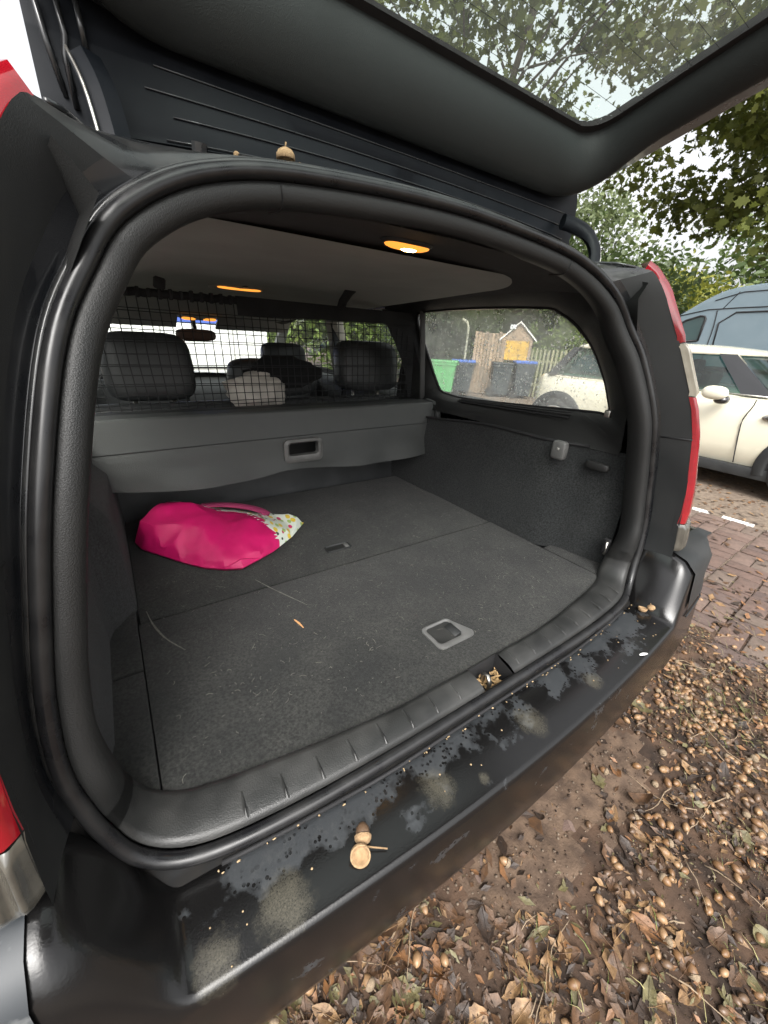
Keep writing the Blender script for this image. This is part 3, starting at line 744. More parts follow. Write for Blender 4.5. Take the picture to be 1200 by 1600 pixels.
# side walls of the bay
def wall_bulge(y): return .03 * smooth(.45, .70, y)
for side in (1, -1):
    bul = (lambda y, z: .055 * smooth(.36, .46, y) * smooth(.93, .80, z) * 1.0) if side < 0 else (lambda y, z: .02 * smooth(.55, .75, y) * smooth(.93, .8, z))
    ys = list(np.linspace(.0, 1.06, 34)); zs = [.59, .62, .68, .75, .82, .88, .915, .93]
    def wx(y, z):
        base = interp([(.59, .60), (.68, .603), (.82, .605), (.93, .606)], z)[0]
        base -= .045 * smooth(.12, .22, y) if side > 0 else 0
        return base - bul(y, z) + (.02 * smooth(.10, .0, y))
    S = [[(side * wx(y, z), y + .035, z - .035 * smooth(.45, .9, y) * smooth(.8, .93, z)) for z in zs] for y in ys]
    V, F = grid(S); wl = mk('side_lining', V, F, m_wallcarpet, car)
    # upper moulding with the side window opening
    win = [(.16, 1.022), (.172, 1.06), (.19, 1.11), (.235, 1.19), (.29, 1.245), (.345, 1.277), (.40, 1.289), (.68, 1.296), (.95, 1.290), (1.0, 1.275), (1.0, 1.24), (.965, 1.15), (.915, 1.03), (.89, .99), (.84, .981), (.72, .979), (.4, 1.0), (.21, 1.014), (.17, 1.013)]
    wb = cat_rom([(a, b) for a, b in win], 96, True)
    xw = lambda z: .683 - (z - .98) * .26
    yc, zc = .57, 1.13; ob = []
    for (y, z) in wb:
        d = np.array([y - yc, z - zc]); d /= np.linalg.norm(d); ts = []
        for lim, c_ in ((1.10, 0), (.075, 0)):
            if abs(d[0]) > 1e-6 and (lim - yc) / d[0] > 0: ts.append((lim - yc) / d[0])
        for lim in (1.332, .925):
            if abs(d[1]) > 1e-6 and (lim - zc) / d[1] > 0: ts.append((lim - zc) / d[1])
        t = min(ts); ob.append((yc + d[0] * t, zc + d[1] * t))
    def xout(y, z):
        if z > 1.30: return .505
        xr = float(np.interp(z, [.75, .84, .934, 1.045, 1.163, 1.231, 1.287, 1.34], [.60, .592, .575, .55, .515, .48, .45, .42])) + .03
        k = smooth(.28, .08, y); return lerp(lerp(.592, .62, smooth(.93, 1.2, z)) if z < 1.29 else .51, xr, k)
    S = []
    for t in (0, .06, .25, .5, .8, 1.0):
        row = []
        for (y, z), (oy, oz) in zip(wb, ob):
            yy, zz = lerp(y, oy, t), lerp(z, oz, t); a, b_ = xw(z), xout(oy, oz)
            f = t ** .6
            zz += .012 * math.sin(math.pi * min(1, t * 1.2)) * (1 if oz < .95 else 0)
            row.append((side * (lerp(a, b_, f)), yy, zz))
        S.append(row)
    V, F = grid(S, cv=True); qt = mk('quarter_trim', V, F, m_trim, car)
    V, F = tube([(side * (xw(z) - .004), y, z) for y, z in wb] + [(side * (xw(wb[0][1]) - .004), wb[0][0], wb[0][1])], .005, 6, cap=False); wf = mk('window_seal', V, F, m_black, qt)
    V = [(side * (xw(z) + .004), y, z) for y, z in wb]; gw = mk('side_window', V, [tuple(range(len(V)))], m_gl_side, car, False)
    # slots of the air vent on the ledge
    for t in (.16, .26, .37):
        P = []
        for y in np.linspace(.26, .74, 10):
            zw = float(np.interp(y, [.17, .21, .4, .72, .84], [1.013, 1.014, 1.0, .979, .981])); f = t ** .6
            P.append((side * (lerp(xw(zw), .592, f) - .001), y, lerp(zw, .925, t) + .012 * math.sin(math.pi * min(1, t * 1.2)) + .0015))
        V, F = tube(P, .0032, 6, flat=.7); mk('vent_slot', V, F, m_black, qt)
    # piping groove at the top of the lining
    V, F = tube([(side * (wx(max(0, y - .035), .93) - .001), y, .93 - .035 * smooth(.45, .9, y)) for y in np.linspace(.16, 1.05, 16)] , .005, 6); mk('groove', V, F, m_black, wl)
    # raindrops on the outside of the pane
    mb = MB()
    for k in range(2200):
        y, z = rng.uniform(.17, .99), rng.uniform(.985, 1.29)
        inside = False
        for a in range(96):
            (y1, z1), (y2, z2) = wb[a], wb[(a + 1) % 96]
            if (z1 > z) != (z2 > z) and y < (y2 - y1) * (z - z1) / (z2 - z1) + y1: inside = not inside
        if not inside: continue
        r = .0009 + .0028 * rng.random() ** 2.5; x = xw(z) + .0042
        vs = [(side * (x + r * .7), y, z)]; n = 6
        for q in range(n): vs.append((side * x, y + r * math.cos(q * 6.283 / n), z + r * 1.15 * math.sin(q * 6.283 / n)))
        mb.add((vs, [(0, 1 + q, 1 + (q + 1) % n) for q in range(n)]))
    m_drop = bpy.data.materials.get('rain_drop') or glass('rain_drop', (.95, .97, .95), haze=.75, hazecol=(.95, .97, .95), hscale=60)
    tag(mb.build('rain_drops', m_drop, gw), kind='stuff')
    if side > 0:
        V, F = superell((.548, .215, .912), (.012, .022, .027), .4, 16, 8); hk = mk('bag_hook', V, F, m_handle, wl)
        V, F = boxg((.5355, .213, .917), (.002, .008, .008), .001, 1); mk('hook_mark', V, F, m_grey, hk)
        V, F = superell((.590, .118, .885), (.01, .034, .012), .5, 16, 8); mk('recess_grip', V, F, m_trim, wl)
        V, F = boxg((.591, .032, .672), (.012, .018, .045), .003); lo_ = mk('lashing_eye', V, F, m_black, wl)
        V, F = tube([(.58, .03, .652), (.576, .026, .652), (.576, .026, .69), (.58, .03, .69)], .003, 6); mk('eye_ring', V, F, m_steel, lo_)
        V, F = boxg((.575, .12, 1.03), (.012, .016, .02), .003); mk('clip', V, F, m_steel, qt)
# roof lining
S = [[(x, y, 1.350 - .03 * (abs(x) / .52) ** 3 - .012 * smooth(.34, .2, y) - .085 * smooth(1.6, 2.4, y)) for x in np.linspace(-.52, .52, 17)] for y in list(np.linspace(.205, .5, 6)) + list(np.linspace(.8, 2.42, 10))]
S = [[(p[0] * .96, .16, 1.337 - .035 * (abs(p[0]) / .45) ** 3) for p in S[0]]] + S
V, F = grid(S); rl = mk('roof_lining', V, F, m_darktrim, car)
V = []; outl = [(x, y) for x, y in rr2(-.485, .485, .345, 2.36, .14, 8)]
nO = len(outl)
S = [[(lerp(0, x, f), lerp(1.3, y, f), 1.341 - .022 * (abs(x * f) / .52) ** 3 + (.0 if f < 1 else .006) - .085 * smooth(1.6, 2.4, lerp(1.3, y, f))) for x, y in outl] for f in (.02, .3, .45, .6, .72, .85, .97, 1.0)]
V, F = grid(S, cv=True); hl = mk('headliner', V, F, m_head, car)
V, F = superell((-.018, .248, 1.3365), (.047, .019, .008), .75, 20, 8); dl = mk('boot_light', V, F, m_lamp, car)
V, F = superell((-.018, .248, 1.3395), (.053, .0235, .007), .75, 20, 8); mk('lamp_bezel', V, F, m_panel, dl)
V, F = superell((-.016, .246, 1.3315), (.018, .009, .005), .8, 12, 6); mk('bulb', V, F, m_bulb, dl)
V, F = superell((0, 1.42, 1.342), (.11, .05, .012), .7); rd = mk('reading_light', V, F, m_grey, car)
V, F = superell((-.0, 1.38, 1.337), (.085, .009, .005), .7); mk('lamp_glass', V, F, m_lamp, rd)

# seats
V, F = boxg((0, 1.12, .70), (1.24, .16, .50), .05, 4, (rad(-8), 0, 0)); mk('rear_seat_back', V, F, m_leather, car)
def headrest(x0, x1, y, z0, z1, name='rear_headrest'):
    V, F = superell(((x0 + x1) / 2, y, (z0 + z1) / 2), ((x1 - x0) / 2, .065, (z1 - z0) / 2), .42, 28, 16)
    V = [(vx + (vx - (x0 + x1) / 2) * -.12 * max(0, (vz - z0) / (z1 - z0) - .5), vy + .12 * (vz - z0), vz) for vx, vy, vz in V]
    h = mk(name, V, F, m_leather, car)
    for s in (-1, 1):
        V, F = tube([((x0 + x1) / 2 + s * (x1 - x0) * .22, y + .01, z0 - .1), ((x0 + x1) / 2 + s * (x1 - x0) * .22, y + .01, z0 + .02)], .007, 8); mk('headrest_post', V, F, m_steel, h)
    V, F = tube([((x0 + x1) / 2 + (x1 - x0) * .5 * .93 * math.cos(a), y - .02 + .12 * (z1 - z0) * (.5 + .5 * math.sin(a)), (z0 + z1) / 2 + (z1 - z0) * .5 * .9 * math.sin(a)) for a in np.linspace(.2, 2.9, 16)], .0025, 5); mk('piping', V, F, m_trim, h)
headrest(-.515, -.245, 1.17, .955, 1.168)
headrest(-.125, .20, 1.18, .955, 1.092)
headrest(.33, .63, 1.18, .965, 1.172)
for x in (-.38, .40):
    V, F = boxg((x, 1.98, .66), (.46, .16, .56), .06, 4, (rad(-10), 0, 0)); mk('front_seat_back', V, F, m_leather, car)
    headrest(x - .13, x + .13, 2.0, .965, 1.135, 'front_headrest')
# ------------------------------------------------------------------ load cover
lc = thing('load_cover', (0, .85, .75), 'grey vinyl boot cover hanging down below the net with a cut-out grip', 'boot cover')
V, F = boxg((.01, .935, .925), (1.16, .07, .06), .018, 3); mk('cassette', V, F, m_panel, lc, True, auto=40)
ZB = [(-.585, .772), (-.5, .757), (-.44, .750), (-.3, .744), (-.2, .745), (-.14, .752), (-.07, .764), (.0, .760), (.1, .75), (.22, .742), (.4, .745), (.6, .757)]
hx0, hx1, hz0, hz1 = -.052, .066, .800, .853
S = []; xs = sorted(set(list(np.linspace(-.578, .605, 44)) + [hx0, hx1]))
for x in xs:
    zb = interp(ZB, x)[0]; wv = .006 * math.sin(x * 9 + 1) + .004 * math.sin(x * 23)
    row = [(x, .93, .954), (x, .89, .954), (x, .852, .953), (x, .847, .948), (x, .838, .915), (x, .828, .873 + .01 * x), (x, .826 , .868 + .01 * x)]
    for t in (0, .333, .666, 1): row.append((x, lerp(.822, .812, t) + wv * 0, lerp(hz1, hz0, t)))
    row += [(x, .807 + wv, lerp(hz0, zb, .5)), (x, .803 + wv * 1.3, zb), (x, .809 + wv * 1.3, zb - .002), (x, .812 + wv, zb + .004)]
    S.append(row)
V, F = grid(S); Fk = []
for f in F:
    c = np.mean([V[v] for v in f], axis=0)
    if hx0 < c[0] < hx1 and hz0 < c[2] < hz1: continue
    Fk.append(f)
flap = mk('flap', V, Fk, m_cover, lc, True, auto=28)
def frame_pts(x0, x1, z0, z1, r, y): return [(x, y - .02 * (z - z0) * -.5, z) for x, z in rr2(x0, x1, z0, z1, r)]
S = [frame_pts(hx0 - .010, hx1 + .010, hz0 - .016, hz1 + .010, .016, .821), frame_pts(hx0 - .010, hx1 + .010, hz0 - .016, hz1 + .010, .016, .806), frame_pts(hx0, hx1, hz0 - .004, hz1 + .002, .012, .801), frame_pts(hx0 + .006, hx1 - .006, hz0 + .008, hz1 - .003, .010, .806), frame_pts(hx0 + .006, hx1 - .006, hz0 + .008, hz1 - .003, .010, .83)]
V, F = grid(S, cv=True); mk('grip_frame', V, F, m_handle, lc, True, auto=50)
V, F = tube([(x, .8245, .871 + .01 * x) for x in xs], .0012, 5); mk('stitching', V, F, m_panel, lc)
# crumpled end of the cover at the right-hand wall
S = []
for i in range(12):
    t = i / 11; x = lerp(.60, .665, t)
    S.append([(x, .90, .958 + .004 * math.sin(t * 9)), (x, .85 + .008 * math.sin(t * 11), .955), (x - .01 * math.sin(t * 7), .83 + .014 * math.sin(t * 14), .925 + .01 * math.sin(t * 5)), (x - .02 * t, .826 + .02 * math.sin(t * 17), .895 + .03 * t * t + .008 * math.sin(t * 21)), (x - .03 * t, .832 + .012 * math.sin(t * 13), .873 + .045 * t + .012 * math.sin(t * 15))])
V, F = grid(S); mk('crumpled_end', V, F, m_cover, lc)

# ------------------------------------------------------------------ safety net
net = thing('safety_net', (0, 1.0, .93), 'black mesh dog guard net stretched behind the rear seats', 'net')
mb = MB()
def nety(z): return lerp(.985, 1.02, (z - .94) / .34)
x = -.575
while x < .585:
    top = 1.262 if x < -.11 else 1.236
    lean = .012 * (x / .6)
    mb.add(tube([(x - lean, nety(.94), .94), (x + .002 * math.sin(x * 50), nety(1.08), 1.08), (x + lean * .4, nety(top), top)], .0015, 4, cap=False)); x += .0265
for z in (.958, .968, .99, 1.016, 1.022, 1.05, 1.078, 1.083, 1.112, 1.14, 1.146, 1.172, 1.2, 1.226, 1.234):
    mb.add(tube([(x, nety(z) - .001, z + .004 * math.sin(x * 3 + z * 40)) for x in np.linspace(-.575, .585, 14)], .0012, 4, cap=False))
mb.build('mesh_cords', m_net, net)
V, F = tube([(x, 1.02 + .002 * math.sin(x * 90), 1.272 + .0015 * math.sin(x * 140)) for x in np.linspace(-.56, -.115, 60)], .011, 8); hem = mk('top_hem', V, F, m_net, net)
for x in np.arange(-.5, -.12, .028):
    V, F = boxg((x, 1.012, 1.272), (.01, .018, .026 + rng.uniform(-.004, .006)), .002, 1); mk('hem_loop', V, F, m_net, hem)
S = [[(x, 1.018 - .004 * k, z) for k, z in enumerate((1.286 - .004 * x, 1.27, 1.25, 1.232 + .012 * x))] for x in np.linspace(-.118, .60, 12)]
V, F = grid(S); mk('top_band', V, F, m_net, net)
S = [[(a, 1.015, z), (b_, 1.01, z)] for z, a, b_ in ((1.285, .44, .605), (1.24, .46, .607), (1.18, .502, .606), (1.1, .55, .606), (1.02, .58, .606), (.95, .592, .606))]
V, F = grid(S); mk('side_band', V, F, m_net, net)
V, F = tube([(.255, 1.012, 1.275), (.258, 1.0, 1.30), (.272, .98, 1.33), (.285, .97, 1.345)], .017, 6, flat=.25, up=(0, 1, 0)); mk('hanging_strap', V, F, m_net, net)
V, F = boxg((-.33, 1.0, 1.298), (.03, .02, .03), .004, 1, (0, rad(12), 0)); mk('ceiling_clip', V, F, m_net, net)
V, F = tube([(.592, .955, 1.30), (.60, .95, 1.2), (.606, .94, 1.05), (.612, .935, .955)], .014, 6, flat=.2, up=(0, 1, 0)); sb = mk('belt_strap', V, F, M('grey_webbing', (.05, .05, .05), (.07, .07, .068), rough=.8), net)

# clothes lying on the rear seat behind the net
def cloth(name, c, r, mat, label, cat, seed, amp=.25, squash=None):
    bm = bmesh.new(); bmesh.ops.create_icosphere(bm, subdivisions=4, radius=1)
    for v in bm.verts:
        p = v.co.copy(); n = noise.noise(p * 1.6 + Vector((seed, 0, 0))) * amp + abs(noise.noise(p * 3.5 + Vector((0, seed, 0)))) * amp * .8 + noise.noise(p * 9) * amp * .15
        q = p * (1 + n); v.co = Vector((c[0] + q.x * r[0], c[1] + q.y * r[1], max(c[2] - r[2] * .9, c[2] + q.z * r[2])))
    me = bpy.data.meshes.new(name); bm.to_mesh(me); bm.free(); me.materials.append(mat); me.polygons.foreach_set('use_smooth', [True] * len(me.polygons))
    o = bpy.data.objects.new(name, me); col.objects.link(o); return tag(o, label, cat)
cloth('white_cloth', (-.055, 1.085, .988), (.105, .05, .06), M('white_cotton', (.62, .58, .52), (.45, .42, .38), rough=.9, scale=14, bump=.3), 'crumpled white cloth draped below the black garment behind the net', 'cloth', 3.3, .3)
cloth('black_garment', (.065, 1.11, 1.045), (.135, .045, .058), M('black_cloth', (.008, .008, .009), rough=.95), 'black garment slung over the middle rear headrest behind the net', 'garment', 8.1, .25)

# ------------------------------------------------------------------ pink bag
bag = thing('shopping_bag', (-.3, .72, .6), 'crumpled pink shopping bag with white flowered end on the boot carpet', 'bag')
out = [(-.527, .80), (-.515, .75), (-.475, .69), (-.43, .62), (-.386, .565), (-.34, .53), (-.30, .513), (-.24, .54), (-.195, .563), (-.12, .62), (-.05, .695), (-.07, .73), (-.15, .79), (-.25, .88), (-.36, .96), (-.44, .97), (-.50, .90)]
def bag_h(x, y):
    u = ((x + .34) * .72 + (y - .74) * .69); v = (-(x + .34) * .69 + (y - .74) * .72)     # rough axes
    h = .10 * math.exp(-((x + .43) / .13) ** 2 - ((y - .80) / .13) ** 2) + .078 * math.exp(-((x + .26) / .12) ** 2 - ((y - .68) / .085) ** 2) + .035 * math.exp(-((x + .12) / .07) ** 2 - ((y - .70) / .06) ** 2)
    return min(h, .098)
def inside(p, poly):
    r = False
    for i in range(len(poly)):
        (x1, y1), (x2, y2) = poly[i], poly[(i + 1) % len(poly)]
        if (y1 > p[1]) != (y2 > p[1]) and p[0] < (x2 - x1) * (p[1] - y1) / (y2 - y1) + x1: r = not r
    return r
# sharp folds placed by hand: ridge and valley points (x, y, height above carpet)
fold = [(-.505, .80, .085), (-.452, .86, .108), (-.478, .745, .088), (-.40, .70, .094), (-.345, .60, .060), (-.30, .535, .030), (-.30, .575, .052), (-.25, .60, .066), (-.265, .66, .085), (-.21, .65, .072),
        (-.185, .60, .045), (-.165, .68, .056), (-.33, .75, .092), (-.36, .84, .10), (-.43, .78, .089), (-.44, .66, .055), (-.385, .60, .040), (-.11, .69, .03), (-.25, .74, .066), (-.41, .92, .085), (-.52, .77, .055), (-.22, .69, .080), (-.29, .68, .077), (-.355, .665, .085)]
pts = [(x, y, .012) for x, y in out] + [(lerp(x, -.32, .06), lerp(y, .73, .06), .03 + .01 * rng.random()) for x, y in out] + fold
res = geometry.delaunay_2d_cdt([Vector((p[0], p[1])) for p in pts], [], [list(range(len(out)))], 1, 1e-5)
bm = bmesh.new(); vs = []
for v, og in zip(res[0], res[3]):
    vs.append(bm.verts.new((v.x, v.y, .6 + pts[og[0]][2] * .9 if og else .62)))
for f in res[2]:
    try: bm.faces.new([vs[i] for i in f])
    except ValueError: pass
bmesh.ops.subdivide_edges(bm, edges=bm.edges[:], cuts=3, use_grid_fill=True)
for it in range(1):
    bmesh.ops.smooth_vert(bm, verts=[v for v in bm.verts if not v.is_boundary], factor=.5, use_axis_x=True, use_axis_y=True, use_axis_z=True)
bm.normal_update()
for v in bm.verts:                       # soft folds and finer creases
    p = v.co; q = Vector((p.x * .8 + p.y * .5, p.y * .9 - p.x * .4, p.z))
    r1 = 1 - abs(noise.noise(q * 13 + Vector((3, 0, 0)))) * 2.2; r2 = 1 - abs(noise.noise(q * 27 + Vector((0, 5, 0)))) * 2.4; r3 = 1 - abs(noise.noise(q * 60)) * 2
    d = .004 * max(0, r1) ** 3 + .0022 * max(0, r2) ** 4 - .001
    if not v.is_boundary: v.co += v.normal * (d if v.normal.z > 0 else -d)
# skirt down to the carpet, slightly tucked in
be = [e for e in bm.edges if e.is_boundary]
r = bmesh.ops.extrude_edge_only(bm, edges=be)
for v in r['geom']:
    if isinstance(v, bmesh.types.BMVert): v.co.z = .6005; v.co.x = lerp(v.co.x, -.32, .05); v.co.y = lerp(v.co.y, .73, .05)
bm.faces.ensure_lookup_table()
def floral():
    m = M('white_flowered_film', (.66, .72, .64), (.74, .78, .70), rough=.35, scale=20)
    t = m.node_tree; N = t.nodes.new; L = t.links.new; b = t.nodes['Principled BSDF']; src = b.inputs['Base Color'].links[0].from_socket
    tc = N('ShaderNodeTexCoord')
    for sc_, thr, c, sd_ in ((34, .16, (.75, .55, .06), 0), (30, .13, (.5, .02, .12), 5), (40, .12, (.03, .05, .03), 11), (36, .13, (.35, .5, .15), 17)):
        mp = N('ShaderNodeMapping'); mp.inputs['Location'].default_value = (sd_, sd_ * .37, 0); mp.inputs['Scale'].default_value = (1, .55, 1); L(tc.outputs['Object'], mp.inputs[0])
        v = N('ShaderNodeTexVoronoi'); v.inputs['Scale'].default_value = sc_; L(mp.outputs[0], v.inputs['Vector'])
        lt = N('ShaderNodeMath'); lt.operation = 'LESS_THAN'; lt.inputs[1].default_value = thr * 1.6; L(v.outputs['Distance'], lt.inputs[0])
        mx = N('ShaderNodeMix'); mx.data_type = 'RGBA'; L(lt.outputs[0], mx.inputs[0]); L(src, mx.inputs[6]); mx.inputs[7].default_value = (*c, 1); src = mx.outputs[2]
    L(src, b.inputs['Base Color']); return m
m_pink = M('pink_woven_plastic', (.60, .009, .13), (.50, .007, .105), rough=.4, scale=14, bump=.3, bscale=900)
m_floral = floral()
bm.verts.index_update()
V = [tuple(v.co) for v in bm.verts]; Fp = []; Fw = []
for f in bm.faces:
    c = f.calc_center_median(); idx = [v.index for v in f.verts]
    tip = (c.x + .183) * .86 + (c.y - .63) * .18 > 0
    strip = (c.y - .845) > (-.62) * (c.x + .33) - .0 - .005 and c.x > -.42 and c.z > .64
    (Fw if tip or strip else Fp).append(idx)
bm.free()
def sub(name, FF, mat):
    used = sorted({i for f in FF for i in f}); mp = {u: k for k, u in enumerate(used)}
    return mk(name, [V[u] for u in used], [[mp[i] for i in f] for f in FF], mat, bag, auto=24)
sub('pink_body', Fp, m_pink); sub('flowered_end', Fw, m_floral)
P = cat_rom([(-.33, .86, .665), (-.27, .83, .668), (-.21, .79, .664), (-.165, .755, .652), (-.155, .742, .635), (-.19, .765, .628), (-.24, .81, .625)], 26)
V2, F2 = tube(P, .017, 8, flat=.3); mk('carry_strap', V2, F2, M('plum_webbing', (.30, .03, .10), (.22, .02, .08), rough=.8), bag)
# white line of lettering at the edge of the pink print
for k in range(7):
    t = k / 6; c = (lerp(-.228, -.192, t), lerp(.688, .612, t), .6855 - .018 * t)
    V2, F2 = boxg(c, (.008, .0028, .0012), .0003, 1, (rad(-18), rad(10), rad(12 + 20 * t))); mk('print_mark', V2, F2, M('white_print', (.85, .8, .8)) if k == 0 else bpy.data.materials['white_print'], bag)

# ------------------------------------------------------------------ acorns, leaves, twigs
m_nut = [M('acorn_nut_%d' % i, a, b_, rough=.35, r2=.5, scale=60) for i, (a, b_) in enumerate((((.21, .115, .052), (.14, .075, .035)), ((.29, .175, .09), (.2, .12, .06)), ((.13, .078, .045), (.09, .055, .033))))]
m_cap = M('acorn_cap', (.42, .28, .155), (.31, .2, .105), rough=.9, scale=200, bump=1, bscale=900)
m_capdark = M('weathered_acorn_cap', (.27, .20, .13), (.2, .15, .1), rough=.9, scale=200, bump=1, bscale=900)
def acorn_mesh(nut, capm, L=.024, r=.0085, n=10, cup_only=False, hollow=False):
    mb = MB()
    if not cup_only:
        pr_ = [(0, .0005), (.06, .35), (.2, .8), (.45, 1), (.7, .9), (.88, .55), (.96, .2), (1, .06)]
        V, F = grid([[(L * t - L * .4, r * k * math.cos(a), r * k * math.sin(a)) for a in np.linspace(0, 6.283, n, endpoint=False)] for t, k in pr_], cv=True); mb.add((V, F), 0)
    pc = [(-.02, .05), (-.02, .5), (.06, .88), (.18, 1.12), (.34, 1.2), (.38, 1.12), (.34, 1.0)] if not hollow else [(-.02, .05), (-.02, .5), (.08, .92), (.25, 1.18), (.48, 1.22), (.5, 1.1), (.4, .98), (.25, .8), (.12, .4), (.1, .02)]
    if capm:
        V, F = grid([[(L * t - L * .4, r * k * math.cos(a), r * k * math.sin(a)) for a in np.linspace(0, 6.283, n, endpoint=False)] for t, k in pc], cv=True); mb.add((V, F), 1)
        V, F = tube([(-L * .42, 0, 0), (-L * .42 - .006, .001, 0)], .0011, 5); mb.add((V, F), 1)
    me = bpy.data.meshes.new('acorn'); me.from_pydata(mb.V, [], mb.F); me.materials.append(nut); me.materials.append(capm or nut)
    me.polygons.foreach_set('material_index', mb.I); me.polygons.foreach_set('use_smooth', [True] * len(mb.F)); return me
def put(me, name, loc, rot, s=1.0, label=None, cat=None, group=None):
    o = bpy.data.objects.new(name, me); col.objects.link(o); o.location = loc; o.rotation_euler = rot; o.scale = (s,) * 3 if not isinstance(s, tuple) else s
    return tag(o, label, cat, group)
a_full = acorn_mesh(m_nut[2], m_cap, n=18, L=.022, r=.0085); a_cup = acorn_mesh(m_nut[0], m_cap, n=20, L=.022, r=.0095, cup_only=True, hollow=True)
put(a_full, 'acorn', (-.334, -.163, .569), (0, rad(-8), rad(62)), 1.15, 'acorn still in its pale cup on the bumper, joined pair with stalk', 'acorn', 'acorns on the car')
ac = put(a_cup, 'acorn_cup', (-.349, -.182, .570), (0, rad(-38), rad(-118)), 1.15, 'empty pale acorn cup on the bumper nearest the camera', 'acorn cup', 'acorns on the car')
V, F = tube([(-.341, -.173, .568), (-.327, -.183, .566), (-.313, -.192, .5635)], .0011, 6); tw = mk('acorn_stalk', V, F, m_cap); tag(tw, 'thin stalk lying beside the acorn cups on the bumper', 'stalk')
put(a_cup, 'acorn_cup', (.545, -.118, .571), (0, rad(-75), rad(20)), .95, 'left acorn cup of the pair at the right end of the bumper', 'acorn cup', 'acorns on the car')
put(a_full, 'acorn', (.565, -.130, .571), (0, rad(70), rad(-60)), .95, 'right acorn of the pair at the right end of the bumper', 'acorn', 'acorns on the car')
put(a_cup, 'acorn', (-.243, .235, 1.404), (0, rad(90), rad(-100)), 1.1, 'pale acorn lodged on the sill below the raised tailgate', 'acorn', 'acorns on the car')
put(a_full, 'acorn', (-.221, .238, 1.398), (0, rad(20), rad(-20)), .6, 'small acorn beside the pale one below the tailgate', 'acorn', 'acorns on the car')
V, F = superell((-.31, .235, 1.392), (.004, .004, .004), 1, 8, 6); tag(mk('seed', V, F, m_cap), 'tiny tan seed on the black ledge below the tailgate', 'seed')
# straw on the carpet, petal and crumbs on the bumper
V, F = ribbon([(-.259, .262, .601), (-.255, .243, .602), (-.252, .225, .601)], .0028); tag(mk('dry_leaflet', V, F, M('orange_leaflet', (.62, .33, .14), rough=.7)), 'small orange dry leaflet lying on the boot carpet', 'leaflet')
V, F = ribbon([(.372, -.194, .5605), (.382, -.198, .562), (.394, -.201, .5605)], .004); tag(mk('petal', V, F, M('white_petal', (.8, .8, .78))), 'white petal near the outer edge of the bumper', 'petal')
mb = MB()
for k in range(45):
    x = rng.uniform(-.56, .56); V, F = superell((x, interp([(0, -.116), (.26, -.116), (.42, -.104), (.57, -.092)], abs(x))[0] + rng.uniform(-.005, .004), .563), (rng.uniform(.001, .0035), rng.uniform(.001, .002), .001), 1, 6, 4); mb.add((V, F))
for k in range(25):
    V, F = superell((rng.uniform(-.55, .55), rng.uniform(-.2, -.125), .5605), (rng.uniform(.0008, .002),) * 2 + (.0008,), 1, 6, 4); mb.add((V, F))
tag(mb.build('bumper_crumbs', M('tan_crumbs', (.40, .29, .17), (.25, .18, .1), rough=.9, scale=90)), 'tan crumbs of bark and seed along the bumper gutter', 'crumbs', kind='stuff')

# leaf meshes: lobed oak-like outlines, curled
leaf_cols = {'tan': ((.25, .15, .07), (.13, .075, .035)), 'brown': ((.105, .055, .027), (.055, .03, .016)), 'olive': ((.13, .112, .048), (.078, .066, .03)), 'orange': ((.21, .10, .04), (.13, .062, .026)), 'dark': ((.038, .023, .015), (.021, .013, .009))}
m_leaf = {k: M('dry_leaf_' + k, a, b_, rough=.5, scale=70, bump=.5, bscale=300) for k, (a, b_) in leaf_cols.items()}
def leaf_mesh(mat, curl, twist, lob, L=.085, W=.026, seed=0):
    S = []
    for i in range(9):
        t = i / 8; w = W * (math.sin(math.pi * min(1, t * .93 + .05)) ** .8) * (1 + lob * math.sin(t * 21 + seed)); a = (t - .5) * curl
        cx = math.sin(a) / max(curl, .01) * L if curl > .01 else (t - .5) * L; cz = (1 - math.cos(a)) / max(curl, .01) * L
        row = []
        for j in range(5):
            s = (j - 2) / 2; tw = twist * (t - .5); cup_ = .35 * abs(s) * w + .006 * noise.noise((t * 5, s * 2, seed))
            row.append((cx, w * s * math.cos(tw), cz + w * s * math.sin(tw) + cup_))
        S.append(row)
    V, F = grid(S); V2, F2 = tube([(S[0][2][0] - .018, .002, S[0][2][2]), S[0][2], S[8][2]], .0007, 4); o = len(V); V = V + list(V2); F = F + [tuple(i + o for i in f) for f in F2]
    zmin = min(v[2] for v in V); V = [(x, y, z - zmin) for x, y, z in V]
    me = bpy.data.meshes.new('fallen_leaf'); me.from_pydata(V, [], F); me.materials.append(mat); me.polygons.foreach_set('use_smooth', [True] * len(F)); return me
leaf_me = {k: [leaf_mesh(m_leaf[k], rng.choice((.3, .8, 1.5, 2.4)), rng.uniform(-2.2, 2.2), rng.choice((.05, .12, .28)), rng.uniform(.045, .09), rng.uniform(.009, .021), s) for s in range(6)] for k in leaf_cols}
def gz(x, y): return max(verge_h(x, y), -.004 if x > 1.1 else verge_h(x, y))
YLO = [(-.6, -.12), (-.3, -.26), (0, -.46), (.325, -.66), (.75, -.56), (1.1, -.45), (1.74, -.28), (2.4, -.1)]
def on_litter(lo=-.55, hi=1.9, pad=.04):
    """the strip of ground beside the bumper; thin on the sandy patch and on the paving"""
    while True:
        x = rng.uniform(lo, hi); y0 = interp(YLO, x)[0] - pad; y1 = -.02 + .22 * smooth(.9, 1.6, x)
        y = rng.uniform(y0, y1)
        if x > 1.45 and rng.random() > .35: continue
        if noise.noise((x * 5, y * 5, 5)) < -.05 and rng.random() > .45: continue
        if ((x - .36) / .46) ** 2 + ((y + .14) / .17) ** 2 < 1 + .6 * noise.noise((x * 7, y * 7, 1)) and rng.random() > .1: continue
        return x, y
